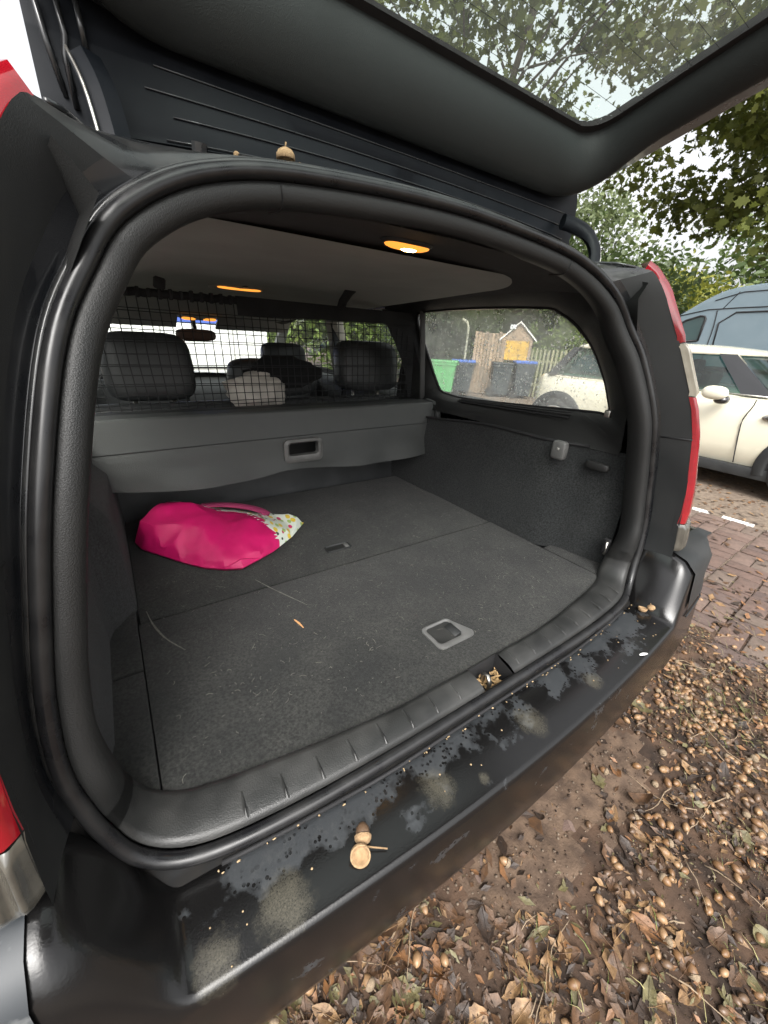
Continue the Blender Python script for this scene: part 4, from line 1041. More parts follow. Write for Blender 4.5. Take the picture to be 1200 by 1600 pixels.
lab = {'tan': 'dry tan leaf', 'brown': 'brown dead leaf', 'olive': 'faded olive leaf', 'orange': 'orange dead leaf', 'dark': 'dark rotting leaf'}
def where(x, y):
    if x > 1.15: return 'beside the brick paving'
    if y > -.24: return 'on the earth just below the bumper'
    return 'in the thick litter at the bottom of the picture' if x < .35 else 'among the acorns at the right of the litter'
def leaf_label(kind, s, x, y): return ('large ' if s > .9 else 'small ' if s < .7 else 'middling ') + lab[kind] + ' ' + where(x, y)
for k in range(298):
    kind = rng.choices(list(leaf_cols), (28, 34, 11, 6, 21))[0]; x, y = on_litter()
    if k % 8: x, y = on_litter(-.5, .75 if k % 3 else 1.2)
    sz_ = rng.uniform(.5, 1.05)
    put(rng.choice(leaf_me[kind]), 'fallen_leaf', (x, y, gz(x, y) + rng.uniform(-.003, .005)), (rng.uniform(-.22, .22), rng.uniform(-.22, .22), rng.uniform(0, 6.28)), sz_, leaf_label(kind, sz_, x, y), 'leaf', 'fallen leaves on the ground')
nut_me = [acorn_mesh(m_nut[i % 3], (None, m_capdark, None)[i // 3 % 3], n=9) for i in range(9)]
for k in range(296):
    x, y = on_litter()
    if k % 3: x, y = on_litter(.25, 1.3)
    capd = rng.random() < .25
    me = nut_me[rng.choice((3, 4, 5))] if capd else nut_me[rng.choice((0, 1, 2))]
    put(me, 'acorn', (x, y, gz(x, y) + .006), (rng.uniform(0, 6), rng.uniform(-.4, .4), rng.uniform(0, 6.28)), rng.uniform(.85, 1.2), ('acorn with its cup ' if capd else 'bare brown acorn ') + where(x, y), 'acorn', 'acorns on the ground')
m_twig = M('dry_twig', (.28, .21, .14), (.18, .13, .085), rough=.9, scale=80)
for k in range(46):
    x, y = on_litter(); a = rng.uniform(0, 6.28); L = rng.uniform(.05, .2); P = []
    px, py = x, y
    for q in range(6):
        P.append((px, py, gz(px, py) + .006 + .006 * rng.random())); a += rng.uniform(-.35, .35); px += L / 5 * math.cos(a); py += L / 5 * math.sin(a)
    V, F = tube(P, [rng.uniform(.0012, .0022) * (1 - .12 * q) for q in range(6)], 5); tag(mk('twig', V, F, m_twig), ('long' if L > .125 else 'short') + ' thin dry twig ' + where(x, y), 'twig', 'twigs on the ground')
# what nobody could count: crumbs of leaf and acorn, soil grains, grass
mb = MB()
for k in range(11000):
    x, y = on_litter(-.55, 1.6, .1) if k % 8 else (rng.uniform(-.75, 2.2), rng.uniform(-1.2, .3)); z = gz(x, y) + rng.uniform(.001, .009); s = .0015 + .016 * rng.random() ** 3; a = rng.uniform(0, 6.28)
    d = Vector((math.cos(a), math.sin(a), rng.uniform(-.4, .4))) * s; e = Vector((-math.sin(a), math.cos(a), rng.uniform(-.5, .5))) * s * rng.uniform(.2, .6); c = Vector((x, y, z))
    mb.add(([c - d, c + e + Vector((0, 0, .002)), c + d, c - e], [(0, 1, 2), (0, 2, 3)]), rng.choice((0, 1, 1, 1, 2, 3, 4, 4, 4, 4)))
for k in range(2600):                    # blown leaves between the paving and the cream car
    x, y = rng.uniform(1.6, 6.5), rng.uniform(-.4, 2.2)
    if x < 3.4 and rng.random() > .3: continue
    s = rng.uniform(.008, .03); a = rng.uniform(0, 6.28); d = Vector((math.cos(a), math.sin(a), rng.uniform(-.2, .4))) * s; e = Vector((-math.sin(a), math.cos(a), rng.uniform(-.3, .5))) * s * .5; c = Vector((x, y, .004 + rng.uniform(0, .008) if x < 3.5 else -.002))
    mb.add(([c - d, c + e, c + d, c - e], [(0, 1, 2), (0, 2, 3)]), rng.choice((0, 0, 1, 1, 3, 4)))
for k in range(9000):                    # thinner litter over the rest of the verge
    x, y = rng.uniform(-1.55, 2.3), rng.uniform(-1.85, .6)
    if noise.noise((x * 1.7, y * 1.7, 2)) < -.15: continue
    s = .004 + .03 * rng.random() ** 2.5; a = rng.uniform(0, 6.28); c = Vector((x, y, gz(x, y) + rng.uniform(.001, .007)))
    d = Vector((math.cos(a), math.sin(a), rng.uniform(-.25, .25))) * s; e = Vector((-math.sin(a), math.cos(a), rng.uniform(-.3, .3))) * s * rng.uniform(.3, .6)
    mb.add(([c - d, c + e + Vector((0, 0, .002)), c + d, c - e], [(0, 1, 2), (0, 2, 3)]), rng.choice((0, 1, 1, 1, 2, 3, 4, 4, 4)))
tag(mb.build('leaf_litter', list(m_leaf.values()), sm=False), 'crumbled brown leaf litter covering the bare earth', 'leaf litter', kind='stuff')
mb = MB(); bases = []
for i in range(3):
    me = nut_me[i]; bases.append(([v.co.copy() for v in me.vertices], [tuple(p.vertices) for p in me.polygons]))
for k in range(260):
    x, y = on_litter(.2, 1.7, .15); V, F = bases[k % 3]; Rm = Matrix.Rotation(rng.uniform(0, 6.28), 3, 'Z') @ Matrix.Rotation(rng.uniform(-.5, .5), 3, 'Y'); s = rng.uniform(.7, 1.05); c = Vector((x, y, gz(x, y) + .005))
    mb.add(([Rm @ v * s + c for v in V], F), k % 3)
tag(mb.build('acorn_scatter', m_nut), 'countless more acorns strewn over the verge and paving', 'acorns', kind='stuff')
mb = MB()
for k in range(9000):
    x = rng.uniform(-.55, 1.6); y = rng.uniform(interp(YLO, x)[0] - .1, .1); s = .0008 + .004 * rng.random() ** 3; V, F = superell((x, y, gz(x, y) + s * .4), (s * rng.uniform(.7, 1.3), s, s * .7), 1, 5, 3); mb.add((V, F), k % 2)
tag(mb.build('soil_grains', [m_dirt, m_bed]), 'coarse sand and soil grains on the verge', 'soil', kind='stuff')
mb = MB()
for (gx, gy, n, sp) in ((1.36, .08, 90, .09), (1.5, .02, 70, .08), (1.19, -.26, 110, .08), (1.11, -.34, 110, .08), (.95, -.31, 60, .07), (.17, -.46, 30, .05), (.0, -.37, 26, .04), (.45, -.5, 60, .1), (.62, -.56, 60, .1), (1.7, -.1, 60, .1)):
    for k in range(n):
        x, y = rng.gauss(gx, sp), rng.gauss(gy, sp); h = rng.uniform(.012, .045); a = rng.uniform(0, 6.28); l = rng.uniform(.2, 1.2); w = .0009; z = gz(x, y)
        dx, dy = math.cos(a) * h * l, math.sin(a) * h * l
        mb.add(([(x - dy * .03 - w, y, z), (x + w, y, z), (x + dx * .4 + w * .8, y + dy * .4, z + h * .6), (x + dx * .4 - w * .8, y + dy * .4, z + h * .6), (x + dx, y + dy, z + h)], [(0, 1, 2, 3), (3, 2, 4)]), k % 2)
tag(mb.build('grass', [M('grass_green', (.13, .17, .04), (.09, .13, .03), rough=.6), M('grass_straw', (.30, .27, .12), (.22, .2, .09), rough=.7)]), 'thin tufts of green grass in the verge', 'grass', kind='stuff')
# ------------------------------------------------------------------ small cream hatchback
mini = thing('parked_hatchback', (5.13, 1.3, 0), 'small cream hatchback with black wheel arches parked alongside', 'car')
m_cream = M('cream_car_paint', (.66, .625, .50), (.63, .60, .475), rough=.22, scale=5, coat=.7)
m_gt = glass('tinted_car_glass', (.32, .46, .43), haze=.03, refl=1.6)
m_gb = M('gloss_black', (.01, .01, .011), rough=.12, coat=.8)
MX = 5.13
wt = [(-.55, .60, .50), (-.48, .70, .66), (-.2, .80, .76), (.0, .825, .79), (.3, .84, .82), (.6, .845, .845), (.9, .845, .85), (2.4, .845, .865), (2.8, .83, .868), (3.0, .77, .865), (3.12, .66, .84), (3.17, .55, .62)]
S = []
for y in list(np.linspace(-.55, .6, 12)) + list(np.linspace(.75, 2.7, 14)) + list(np.linspace(2.8, 3.17, 7)):
    w, zb = interp(wt, y)
    half = [(.0, .2), (.88, .2), (.965, .26), (.995, .42), (1.0, .55), (.985, .70), (.95, zb - .035 if zb > .74 else max(.5, zb - .02)), (.90, zb), (.5, zb + .02), (0, zb + .025)]
    half = [(k, min(z, zb + .025)) for k, z in half]
    S.append([(MX - w * k, y, z) for k, z in half] + [(MX + w * k, y, z) for k, z in half[::-1][1:-1]])
V, F = grid(S, cv=True); F.append(tuple(range(len(S[0])))); F.append(tuple(range(len(V) - 1, len(V) - 1 - len(S[0]), -1)))
mbody = mk('body', V, F, m_cream, mini)
def outl2(y0, y1, w, z, e=.38, n=80):
    out = []
    for k in range(n):
        a = 2 * math.pi * k / n; c, s = math.cos(a), math.sin(a)
        out.append((MX + w * math.copysign(abs(s) ** e, s), (y0 + y1) / 2 + (y1 - y0) / 2 * math.copysign(abs(c) ** e, c), z))
    return out
b0, b1 = outl2(.50, 3.0, .765, .87), outl2(.98, 2.72, .655, 1.205)
V, F = grid([b0, [tuple(lerp(p[i], q[i], .5) + (0, 0, 0)[i] for i in range(3)) for p, q in zip(b0, b1)], b1], cv=True); mk('window_band', V, F, m_gt, mini)
roofS = [outl2(.955, 2.755, .672, 1.196), outl2(.94, 2.77, .68, 1.21), outl2(.965, 2.745, .665, 1.235), outl2(1.06, 2.66, .60, 1.262, .5), outl2(1.3, 2.4, .42, 1.286, .6), outl2(1.6, 2.1, .15, 1.295, .8)]
V, F = grid(roofS, cv=True); F.append(tuple(range(len(V) - 80, len(V)))); mk('roof', V, F, m_cream, mini)
V, F = grid([outl2(.95, 2.76, .674, 1.200), outl2(1.0, 2.7, .64, 1.20)], cv=True); mk('roof_lining', V, F, m_head, mini)
for s in (-1, 1):
    for nm, yb0, yb1, yt0, yt1 in (('a_pillar', .62, .85, 1.03, 1.17), ('b_pillar', 1.86, 1.93, 1.86, 1.92), ('c_pillar', 2.80, 2.93, 2.62, 2.70)):
        xb = .772 if nm != 'a_pillar' else .77; xt = .66
        V = [(MX + s * xb * (.985 if nm == 'a_pillar' else 1), yb0, .86), (MX + s * xb, yb1, .86), (MX + s * xt, yt1, 1.205), (MX + s * xt * .985, yt0, 1.205)]
        V += [(MX + s * (abs(v[0] - MX) - .05), v[1], v[2]) for v in V]
        mk(nm, V, [(0, 1, 2, 3), (4, 5, 6, 7), (0, 3, 7, 4), (1, 2, 6, 5)], m_gb, mini, False)
    V, F = tube([(MX + s * .79, y, .868) for y in np.linspace(.62, 2.9, 12)], .007, 6); mk('chrome_strip', V, F, m_steel, mini)
    V, F = tube([(MX + s * (.849), .70 + .075 * math.sin((z - .28) * 2.3) ** 1 + (.03 * smooth(.62, .84, z) * -2), z) for z in np.linspace(.27, .84, 14)], .005, 5); dr = mk('door_gap', V, F, m_black, mini)
    V, F = tube([(MX + s * .849, 1.98, z) for z in np.linspace(.27, .84, 8)], .005, 5); mk('door_gap', V, F, m_black, mini)
    V, F = tube([(MX + s * .85, 1.75, .74), (MX + s * .875, 1.80, .742), (MX + s * .875, 1.90, .742), (MX + s * .85, 1.94, .74)], .012, 6); mk('door_handle', V, F, m_steel, mini)
    box('side_skirt', (MX + s * .825, 1.42, .205), (.06, 2.2, .10), m_panel, mini, .015)
    V, F = superell((MX + s * .965, 1.0, .872), (.055, .105, .062), .85, 20, 12); mr_ = mk('door_mirror', V, F, m_cream, mini)
    V, F = superell((MX + s * .91, .945, .812), (.07, .062, .04), .9, 16, 8); mk('mirror_foot', V, F, m_gb, mr_)
    V, F = superell((MX + s * .848, .545, .70), (.012, .085, .03), .8, 20, 8); ind = mk('side_indicator', V, F, m_steel, mini)
    V, F = superell((MX + s * .857, .545, .70), (.008, .06, .018), .8, 16, 6); mk('indicator_lens', V, F, m_clear, ind)
    for wy in (.16, 2.66):
        yc_, zc_ = wy, .285
        V, F = grid([[(MX + s * (.842 + dx), yc_ + r * math.cos(a), zc_ + r * math.sin(a)) for dx, r in ((.004, .30), (.014, .305), (.02, .33), (.018, .385), (.0, .395))] for a in np.linspace(-.25, math.pi + .25, 30)]); mk('wheel_arch_trim', V, F, m_panel, mini)
        V, F = grid([[(MX + s * .848, yc_ + r * math.cos(a), max(.16, zc_ + r * math.sin(a))) for r in (.0, .31)] for a in np.linspace(0, 2 * math.pi, 40)]); mk('wheel_well', V, F, m_black, mini, False)
        V, F = grid([[(MX + s * (.80 + dx), yc_ + r * math.cos(a), zc_ + r * math.sin(a)) for dx, r in ((-.1, .2), (-.1, .27), (-.06, .286), (.04, .286), (.068, .27), (.07, .235), (.062, .215))] for a in np.linspace(0, 2 * math.pi, 40, endpoint=False)], cu=True); wh = mk('wheel', V, F, m_tyre, mini)
        V, F = grid([[(MX + s * (.80 + dx), yc_ + r * math.cos(a), zc_ + r * math.sin(a)) for dx, r in ((.066, .216), (.07, .205), (.056, .195), (.052, .19))] for a in np.linspace(0, 2 * math.pi, 40, endpoint=False)], cu=True); mk('rim', V, F, m_alloy, wh)
        for q in range(7):
            a = q * 2 * math.pi / 7
            V, F = tube([(MX + s * .862, yc_ + .03 * math.cos(a), zc_ + .03 * math.sin(a)), (MX + s * .862, yc_ + .197 * math.cos(a), zc_ + .197 * math.sin(a))], [.024, .014], 6, flat=.5, up=(1, 0, 0)); mk('spoke', V, F, m_alloy, wh)
        V, F = superell((MX + s * .866, yc_, zc_), (.014, .04, .04), 1, 14, 6); mk('hub_cap', V, F, m_alloy, wh)
    V, F = boxg((MX + s * .33, 1.55, .72), (.46, .14, .62), .06, 3, (rad(12), 0, 0)); st = mk('seat', V, F, m_leather, mini)
    V, F = superell((MX + s * .33, 1.66, 1.06), (.12, .05, .08), .5); mk('headrest', V, F, m_leather, mini)
V, F = superell((MX, .72, .86), (.68, .16, .06), .6); mk('dashboard', V, F, m_black, mini)
V, F = tube([(MX - .5, .52, .885), (MX - .1, .50, .89), (MX + .2, .49, .89)], .008, 5); mk('wiper', V, F, m_black, mini)

# ------------------------------------------------------------------ blue-grey van
van = thing('panel_van', (8.6, .8, 0), 'blue-grey high-roofed van parked behind the cream hatchback', 'van')
m_van = M('blue_grey_van_paint', (.12, .165, .19), (.14, .185, .21), rough=.28, scale=3, coat=.5)
prof_v = [(4.62, .35), (4.70, .55), (4.68, .85), (4.55, 1.02), (4.1, 1.14), (3.72, 1.22), (3.3, 1.52), (2.92, 1.80), (2.66, 1.985), (2.42, 2.115), (2.1, 2.175), (1.6, 2.195), (-.5, 2.21), (-2.0, 2.2), (-2.12, 2.12), (-2.16, 1.2), (-2.16, .4)]
P2 = cat_rom(prof_v, 70)
def vrow(x, ins, lean):
    return [(x + lean * max(0, z - 1.1), lerp(y, .8, ins * .5), lerp(z, 1.1, ins)) for y, z in P2]
S = [vrow(7.60, .045, .10), vrow(7.615, .015, .09), vrow(7.66, 0, .07), vrow(7.9, 0, 0), vrow(9.3, 0, 0), vrow(9.54, 0, -.07), vrow(9.6, .045, -.1)]
V, F = grid(S); n_ = len(P2); F.append(tuple(range(n_))); F.append(tuple(range(len(V) - n_, len(V)))); vb = mk('body', V, F, m_van, van, True, auto=35)
def vx(z): return 7.598 + .10 * max(0, z - 1.1)
wv = [(2.535, 1.40), (2.535, 1.72), (2.56, 1.755), (2.62, 1.762), (2.80, 1.70), (3.0, 1.57), (3.28, 1.36), (2.9, 1.36)]
V = [(vx(z) - .008, y, z) for y, z in wv]; cw = mk('cab_window', V, [tuple(range(len(V)))], m_gt, van, False)
V, F = tube([(vx(z) - .006, y, z) for y, z in wv + wv[:1]], .016, 6); mk('window_rubber', V, F, m_black, cw)
V = [(vx(z) + .015, lerp(y, 2.8, .02), z) for y, z in wv]; mk('cab_interior', V, [tuple(range(len(V)))], m_leather, cw, False)
for pth, r in (([(2.38, 1.30), (2.39, 1.6), (2.42, 1.84)], .007), ([(2.30, 1.3), (2.33, 1.6), (2.36, 1.76), (2.30, 1.80), (1.5, 1.82), (.2, 1.83), (-1.8, 1.83)], .012), ([(2.92, 1.77), (2.6, 1.84), (2.42, 1.86), (1.5, 1.88), (-2.0, 1.9)], .007), ([(2.36, 1.86), (2.22, 2.09)], .006), ([(2.5, 1.98), (2.3, 2.06), (1.6, 2.10), (-2, 2.11)], .006), ([(2.38, 1.3), (2.38, .45)], .007), ([(3.45, 1.25), (3.5, .6)], .007), ([(1.1, 1.8), (1.1, .45)], .007)):
    V, F = tube([(vx(z) - .001, y, z) for y, z in cat_rom(pth, 14) if True], r, 5); mk('panel_gap', V, F, m_black, van)
V, F = tube([(vx(1.45) - .03, y, 1.0) for y in (-2.0, 3.6)], .05, 8, flat=.6); mk('rubbing_strip', V, F, m_panel, van)
for wy in (3.75, -1.1):
    for sx in (7.70, 9.5):
        V, F = grid([[(sx + dx, wy + r * math.cos(a), .34 + r * math.sin(a)) for dx, r in ((-.12, .05), (-.1, .2), (-.13, .24), (-.12, .33), (.1, .34), (.12, .2))] for a in np.linspace(0, 2 * math.pi, 32, endpoint=False)], cu=True); mk('wheel', V, F, m_tyre, van)
V, F = grid([[(x + 7.7, 3.62 - .0 * x, 1.26) for x in np.linspace(0, 1.8, 5)], [(x + 7.75, 2.90, 1.83) for x in np.linspace(0, 1.7, 5)]]); mk('windscreen', [(x, y + .012, z + .016) for x, y, z in V], F, m_gb, van)

# ------------------------------------------------------------------ things seen through the side window
m_wood = [M('weathered_board_%d' % i, a, tuple(v * .75 for v in a), rough=.85, scale=9, bump=.4, bscale=120) for i, a in enumerate(((.36, .27, .19), (.31, .24, .175), (.40, .30, .21)))]
fd = Vector((.39, -.43, 0)).normalized(); fp = Vector((7.38, 7.26, 0))
gt = thing('board_fence', fp + fd * .33, 'brown upright board fence panel between the bins and the notice board', 'fence')
for k in range(9):
    c = fp + fd * (.035 + k * .083); hgt = 1.47 + rng.uniform(-.03, .02)
    V, F = boxg((c.x, c.y, hgt / 2), (.074, .022, hgt), .003, 1, (0, 0, math.atan2(fd.y, fd.x))); mk('plank', V, F, rng.choice(m_wood), gt, False)
for z in (.35, 1.2):
    c = fp + fd * .37 + Vector((.03, .03, 0)); V, F = boxg((c.x, c.y, z), (.78, .03, .07), .003, 1, (0, 0, math.atan2(fd.y, fd.x))); mk('rail', V, F, m_wood[1], gt, False)
m_pick = [M('greenish_pale_%d' % i, a, tuple(v * .8 for v in a), rough=.85, scale=12) for i, a in enumerate(((.34, .33, .19), (.29, .29, .17)))]
pd = Vector((.44, -.63, 0)).normalized(); pp = Vector((8.42, 6.25, 0))
pf = thing('picket_fence', pp + pd * 1.2, 'weathered greenish picket fence running behind the cream hatchback', 'fence')
for k in range(26):
    c = pp + pd * (k * .095); hgt = 1.1 + rng.uniform(-.02, .02)
    V, F = boxg((c.x, c.y, hgt / 2), (.05, .018, hgt), .003, 1, (0, 0, math.atan2(pd.y, pd.x))); V = [(x, y, z + (.04 if z > hgt - .002 and abs(x - c.x) < .012 else 0)) for x, y, z in V]; mk('picket', V, F, rng.choice(m_pick), pf, False)
for z in (.3, .85):
    c = pp + pd * 1.2 + Vector((.03, .02, 0)); V, F = boxg((c.x, c.y, z), (2.5, .03, .06), .003, 1, (0, 0, math.atan2(pd.y, pd.x))); mk('rail', V, F, m_pick[1], pf, False)
# notice board
nd = Vector((.39, -.48, 0)).normalized(); nn = Vector((-nd.y, nd.x, 0)) * -1
nc = Vector((8.06, 6.47, 0)); na = math.atan2(nd.y, nd.x)
nbd = thing('notice_board', nc, 'notice board with a yellow panel under a white gabled roof', 'notice board')
def nb(u, z, d=0): p = nc + nd * u + nn * d; return (p.x, p.y, z)
V, F = boxg(nb(0, 1.07), (.62, .03, .44), .004, 1, (0, 0, na)); mk('yellow_panel', V, F, M('yellow_board', (.62, .38, .06), (.5, .30, .05), rough=.6, scale=10), nbd, False)
V, F = boxg(nb(0, 1.08, -.03), (.66, .03, .52), .004, 1, (0, 0, na)); mk('back_board', V, F, m_wood[1], nbd, False)
for s in (-1, 1):
    V, F = boxg(nb(s * .31, .65), (.07, .07, 1.3), .004, 1, (0, 0, na)); mk('post', V, F, m_wood[0], nbd, False)
    a = Vector(nb(0, 1.74, .04)); b_ = Vector(nb(s * .44, 1.32, .04)); q = Vector(nb(0, 1.74, -.16)); w = Vector(nb(s * .44, 1.32, -.16)); dn = Vector((0, 0, -.045))
    V = [a, b_, w, q, a + dn, b_ + dn, w + dn, q + dn]; mk('roof_board', V, [(0, 1, 2, 3), (4, 5, 6, 7), (0, 1, 5, 4), (1, 2, 6, 5), (2, 3, 7, 6), (3, 0, 4, 7)], M('white_paint_%d' % s, (.78, .77, .72), rough=.6), nbd, False)
V = [nb(-.36, 1.32, -.02), nb(.36, 1.32, -.02), nb(0, 1.69, -.02)]; mk('gable', V, [(0, 1, 2)], m_wood[2], nbd, False)
V, F = boxg(nb(-.16, 1.6, .05), (.14, .02, .1), .003, 1, (0, 0, na)); sg = mk('small_plate', V, F, M('plate_white', (.75, .78, .8)), nbd, False)
def bin_(name, x, y, w, h, mb_, ml, label, ang):
    b = thing(name, (x, y, 0), label, 'bin', 'wheeled bins')
    R_ = Matrix.Rotation(ang, 3, 'Z')
    def tr(V): return [tuple(R_ @ Vector(v) + Vector((x, y, 0))) for v in V]
    S = [[(sx * w / 2 * k, sy * w * .55 * k, z) for sx, sy in ((-1, -1), (1, -1), (1, 1), (-1, 1))] for z, k in ((.06, .80), (.3, .86), (h * .86, .97), (h * .87, 1.03), (h * .93, 1.03))]
    V, F = grid(S, cv=True); F.append((0, 1, 2, 3)); mk('body', tr(V), F, mb_, b, False)
    V, F = boxg((0, 0, h * .965), (w * 1.06, w * 1.2, h * .07), .02, 2); mk('lid', tr(V), F, ml, b, True, auto=40)
    V, F = tube([(-w * .4, -w * .62, h * .9), (w * .4, -w * .62, h * .9)], .016, 6); mk('handle', tr(V), F, mb_, b)
    for s in (-1, 1):
        V, F = tube([(s * w * .38, w * .5, .09), (s * w * .48, w * .5, .09)], .09, 14); mk('wheel', tr(V), F, m_tyre, b, True, auto=40)
m_gbin = M('green_bin_plastic', (.10, .33, .13), (.085, .29, .11), rough=.5); m_dbin = M('dark_bin_plastic', (.035, .045, .05), rough=.5); m_blid = M('blue_bin_lid', (.05, .14, .50), rough=.45)
bin_('green_bin', 6.36, 7.18, .56, .79, m_gbin, m_gbin, 'green wheeled bin at the left of the row of bins', .75)
bin_('blue_lidded_bin', 7.10, 7.28, .50, .80, m_dbin, m_blid, 'dark wheeled bin with a blue lid beside the green one', .8)
bin_('blue_lidded_bin', 8.02, 6.12, .42, .86, m_dbin, m_blid, 'dark wheeled bin with a blue lid below the notice board', .9)
bin_('dark_bin', 7.66, 6.50, .42, .80, m_dbin, m_dbin, 'dark lidded bin in front of the board fence', .85)
V, F = tube([(7.46, 7.62, 0), (7.44, 7.60, 1.0), (7.43, 7.58, 1.55), (7.38, 7.6, 1.68), (7.28, 7.68, 1.74)], .035, 8); tag(mk('lamp_post', V, F, M('pale_post', (.5, .5, .38), rough=.6)), 'pale bent post standing behind the wheeled bins', 'post')
# pale wall with blue band beyond the windscreen
m_ww = M('white_panel', (.82, .82, .80), rough=.5, scale=2); m_bb = M('blue_panel', (.08, .16, .62), rough=.5, scale=2)
ww = thing('white_lorry', (.8, 8.6, 0), 'white flat-sided vehicle with a blue upper band, seen through the windscreen', 'lorry')
box('side_panel', (-.35, 8.6, .82), (5.2, 1.6, .92), m_ww, ww, .02)
box('blue_band', (-.35, 8.6, 1.56), (5.2, 1.62, .54), m_bb, ww, .02)
for k in range(4): box('panel_joint', (-2 + k * 1.2, 7.795, .82), (.02, .012, .9), m_grey, ww, 0)
box('lower_rail', (-.35, 7.79, .55), (5.2, .02, .03), m_black, ww, 0)
for y in (-2.2, 1.5):
    V, F = tube([(y, 7.85, .42), (y, 8.15, .42)], .42, 24); mk('wheel', V, F, m_tyre, ww, True, auto=40)

# ------------------------------------------------------------------ trees and shrubs
def leafmat(name, c1, c2, tr=.35):
    m = bpy.data.materials.new(name); m.use_nodes = True
    t = m.node_tree; N = t.nodes.new; L = t.links.new; b = t.nodes['Principled BSDF']; out = t.nodes['Material Output']
    gi = N('ShaderNodeNewGeometry'); mx = N('ShaderNodeMix'); mx.data_type = 'RGBA'; mx.inputs[6].default_value = (*c1, 1); mx.inputs[7].default_value = (*c2, 1)
    L(gi.outputs['Random Per Island'], mx.inputs[0]); L(mx.outputs[2], b.inputs['Base Color']); b.inputs['Roughness'].default_value = .5
    tl = N('ShaderNodeBsdfTranslucent'); L(mx.outputs[2], tl.inputs[0]); ms = N('ShaderNodeMixShader'); ms.inputs[0].default_value = tr
    L(b.outputs[0], ms.inputs[1]); L(tl.outputs[0], ms.inputs[2]); L(ms.outputs[0], out.inputs[0]); return m
lf_oak = leafmat('oak_leaf', (.075, .095, .018), (.17, .19, .035)); lf_mid = leafmat('mid_green_leaf', (.07, .11, .035), (.14, .19, .06)); lf_yel = leafmat('yellow_green_leaf', (.20, .22, .03), (.32, .32, .06))
lf_dark = leafmat('dark_green_leaf', (.03, .05, .025), (.07, .10, .05), .2); lf_pale = leafmat('pale_green_leaf', (.12, .16, .07), (.22, .26, .12)); lf_lime = leafmat('lime_leaf', (.16, .25, .05), (.26, .34, .08))
m_bark = M('grey_brown_bark', (.10, .08, .06), (.06, .048, .036), rough=.95, scale=14, bump=1, bscale=60)
SH = {'oak': np.array([(0, -.5), (.12, -.32), (.30, -.30), (.20, -.12), (.42, 0), (.24, .1), (.34, .30), (.12, .30), (0, .5), (-.12, .30), (-.34, .30), (-.24, .1), (-.42, 0), (-.20, -.12), (-.30, -.30), (-.12, -.32)]),
      'oval': np.array([(0, -.5), (.2, -.2), (.22, .15), (0, .5), (-.22, .15), (-.2, -.2)]), 'diamond': np.array([(0, -.5), (.28, 0), (0, .5), (-.28, 0)])}
def leaves(name, pts, size, shape, mat, parent, upb=.6):
    s = SH[shape]; n = len(pts); k = len(s)
    nrm = nr.normal(size=(n, 3)) + np.array([0, 0, upb]); nrm /= np.linalg.norm(nrm, axis=1)[:, None]
    t = nr.normal(size=(n, 3)); t -= nrm * (t * nrm).sum(1)[:, None]; t /= np.linalg.norm(t, axis=1)[:, None]; b = np.cross(nrm, t)
    sz = size * nr.uniform(.6, 1.25, size=(n, 1, 1))
    V = pts[:, None, :] + sz * (s[None, :, 0, None] * t[:, None, :] + s[None, :, 1, None] * b[:, None, :] + (np.abs(s[None, :, 0, None]) * .5) * nrm[:, None, :])
    me = bpy.data.meshes.new(name); me.vertices.add(n * k); me.vertices.foreach_set('co', V.reshape(-1).astype(np.float32))
    me.loops.add(n * k); me.loops.foreach_set('vertex_index', np.arange(n * k, dtype=np.int32)); me.polygons.add(n)
    me.polygons.foreach_set('loop_start', np.arange(0, n * k, k, dtype=np.int32)); me.materials.append(mat); me.update(); me.validate()
    o = bpy.data.objects.new(name, me); col.objects.link(o); adopt(o, parent); return o
def tree(name, base, ctr, rads, nclump, nleaf, size, shape, mat, label, cat='tree', group=None, sig=.35, trunk_r=.16, shell=.35, limbs=46):
    e = thing(name, (base[0], base[1], 0), label, cat, group); mb = MB(); C0 = np.array(ctr, float); Rd = np.array(rads, float)
    d = nr.normal(size=(nclump, 3)); d /= np.linalg.norm(d, axis=1)[:, None]; r = nr.uniform(shell ** 3, 1, nclump) ** (1 / 3)
    cl = C0 + d * r[:, None] * Rd * (1 + .12 * nr.normal(size=(nclump, 1)))
    top = Vector((ctr[0], ctr[1], ctr[2] + rads[2] * .3)); b0_ = Vector((base[0], base[1], -.05)); fork = b0_.lerp(top, .45)
    mb.add(tube([b0_, b0_.lerp(fork, .5) + Vector((rng.uniform(-.1, .1), rng.uniform(-.1, .1), 0)), fork, fork.lerp(top, .5), top], [trunk_r * 1.25, trunk_r, trunk_r * .8, trunk_r * .45, trunk_r * .1], 8))
    for c in cl[:min(nclump, limbs)]:
        c = Vector(c); s = fork.lerp(top, rng.uniform(0, .7)); m_ = s.lerp(c, .5) + Vector((rng.uniform(-.2, .2), rng.uniform(-.2, .2), rng.uniform(0, .35)))
        mb.add(tube([s, m_, c], [trunk_r * .18, trunk_r * .10, trunk_r * .03], 5, cap=False))
    mb.build('trunk', m_bark, e)
    per = nleaf // nclump; pts = np.repeat(cl, per, axis=0) + nr.normal(size=(nclump * per, 3)) * sig * np.array([1, 1, .7])
    leaves('crown', pts, size, shape, mat, e); return e
tree('oak_tree', (12.0, .4), (11.2, 1.35, 5.1), (3.3, 3.6, 2.5), 135, 17500, .19, 'oak', lf_oak, 'dark green oak crown hanging over the van at the right', sig=.30, trunk_r=.3)
tree('oak_tree', (7.6, 9.6), (7.2, 6.2, 7.2), (4.6, 4.3, 3.1), 130, 19000, .165, 'oak', lf_oak, 'large oak whose boughs show through the raised tailgate glass', sig=.30, trunk_r=.16, limbs=18)
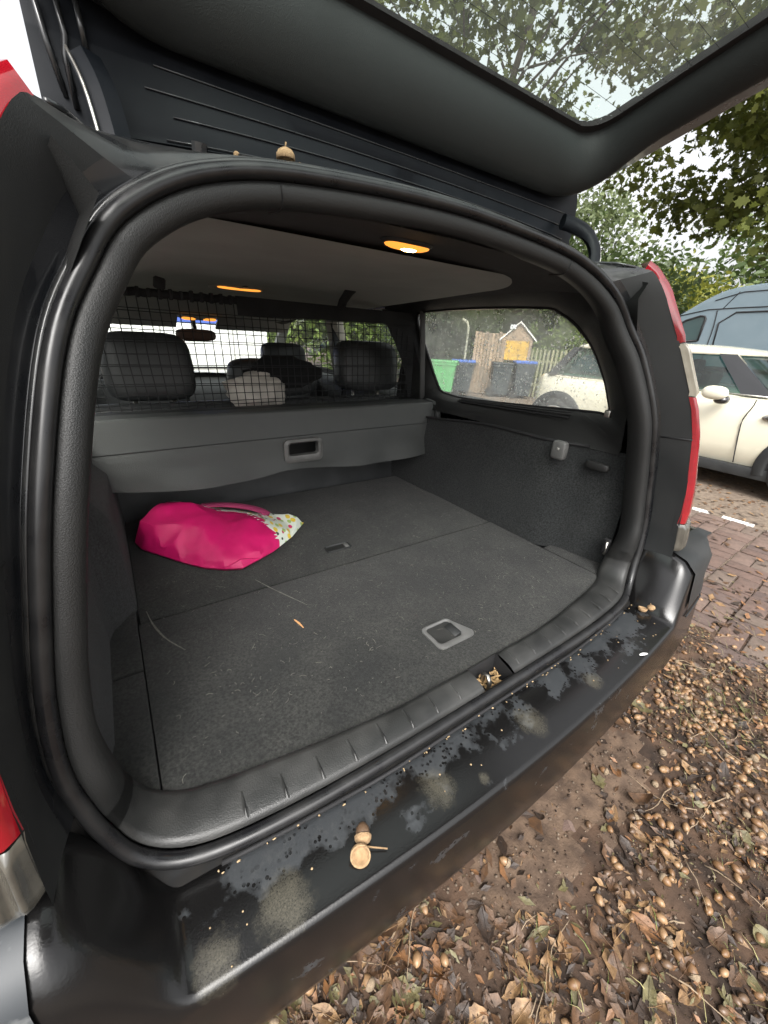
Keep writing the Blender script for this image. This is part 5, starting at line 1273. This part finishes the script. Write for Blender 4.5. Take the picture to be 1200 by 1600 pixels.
tree('ash_tree', (16.5, 10.0), (15.0, 9.6, 5.0), (1.6, 1.5, 1.6), 55, 3000, .2, 'oval', lf_pale, 'airy pale tree against the sky beside the tailgate hinge', sig=.4, trunk_r=.12)
tree('bush_tree', (16.5, 6.9), (16.5, 6.9, 2.3), (1.6, 1.6, 1.5), 60, 6000, .17, 'oval', lf_yel, 'yellow-green tree rising just above the van roof', sig=.35, trunk_r=.1)
for (bx, by, cz, rx, rz, mt, lb) in ((21, 9.5, 2.7, 2.6, 2.0, lf_mid, 'broad green tree behind the yellow-green tree'), (23, 4.5, 4.6, 3.6, 3.3, lf_mid, 'tall green tree rising behind the van'), (19.5, 13.5, 2.7, 2.6, 2.0, lf_pale, 'pale green tree left of the red lamp top in the background'), (25, -1.5, 4.6, 4, 3.6, lf_mid, 'green tree in the background at the far right')):
    tree('garden_tree', (bx, by), (bx, by, cz), (rx, rx, rz), 90, 8000, .3, 'oval', mt, lb, group='trees beyond the car park', sig=.6, trunk_r=.2)
for (bx, by, cz, rx, rz, mt, lb, sz) in ((13.0, 10.6, 2.6, 2.4, 2.3, lf_mid, 'green tree behind the notice board', .2), (14.2, 7.6, 2.4, 2.0, 2.0, lf_mid, 'leafy tree behind the roof of the cream hatchback', .2), (10.2, 12.6, 2.4, 2.3, 2.2, lf_lime, 'light green tree behind the board fence', .2), (7.2, 13.8, 2.3, 2.4, 2.2, lf_lime, 'bright green tree seen through the rear door window', .22), (4.4, 14.5, 2.3, 2.4, 2.1, lf_lime, 'light green tree at the left of the rear door window', .22)):
    tree('garden_tree', (bx, by), (bx, by, cz), (rx, rx, rz), 80, 7500, sz, 'oval', mt, lb, group='trees beyond the car park', sig=.45, trunk_r=.15)
tree('evergreen_shrub', (6.9, 8.7), (6.9, 8.7, 1.35), (1.0, 1.0, 1.25), 90, 9000, .09, 'diamond', lf_dark, 'dense dark evergreen shrub behind the green bin', 'shrub', sig=.16, trunk_r=.06, shell=.2)
tree('evergreen_shrub', (8.3, 8.2), (8.3, 8.2, 1.0), (.9, .8, 1.0), 70, 5000, .1, 'diamond', lf_mid, 'green shrub growing behind the board fence', 'shrub', sig=.16, trunk_r=.05, shell=.2)
tree('evergreen_shrub', (9.9, 6.6), (9.9, 6.6, .9), (.9, 1.1, .9), 70, 5000, .1, 'diamond', lf_lime, 'yellow-green shrub growing behind the picket fence', 'shrub', sig=.16, trunk_r=.05, shell=.2)
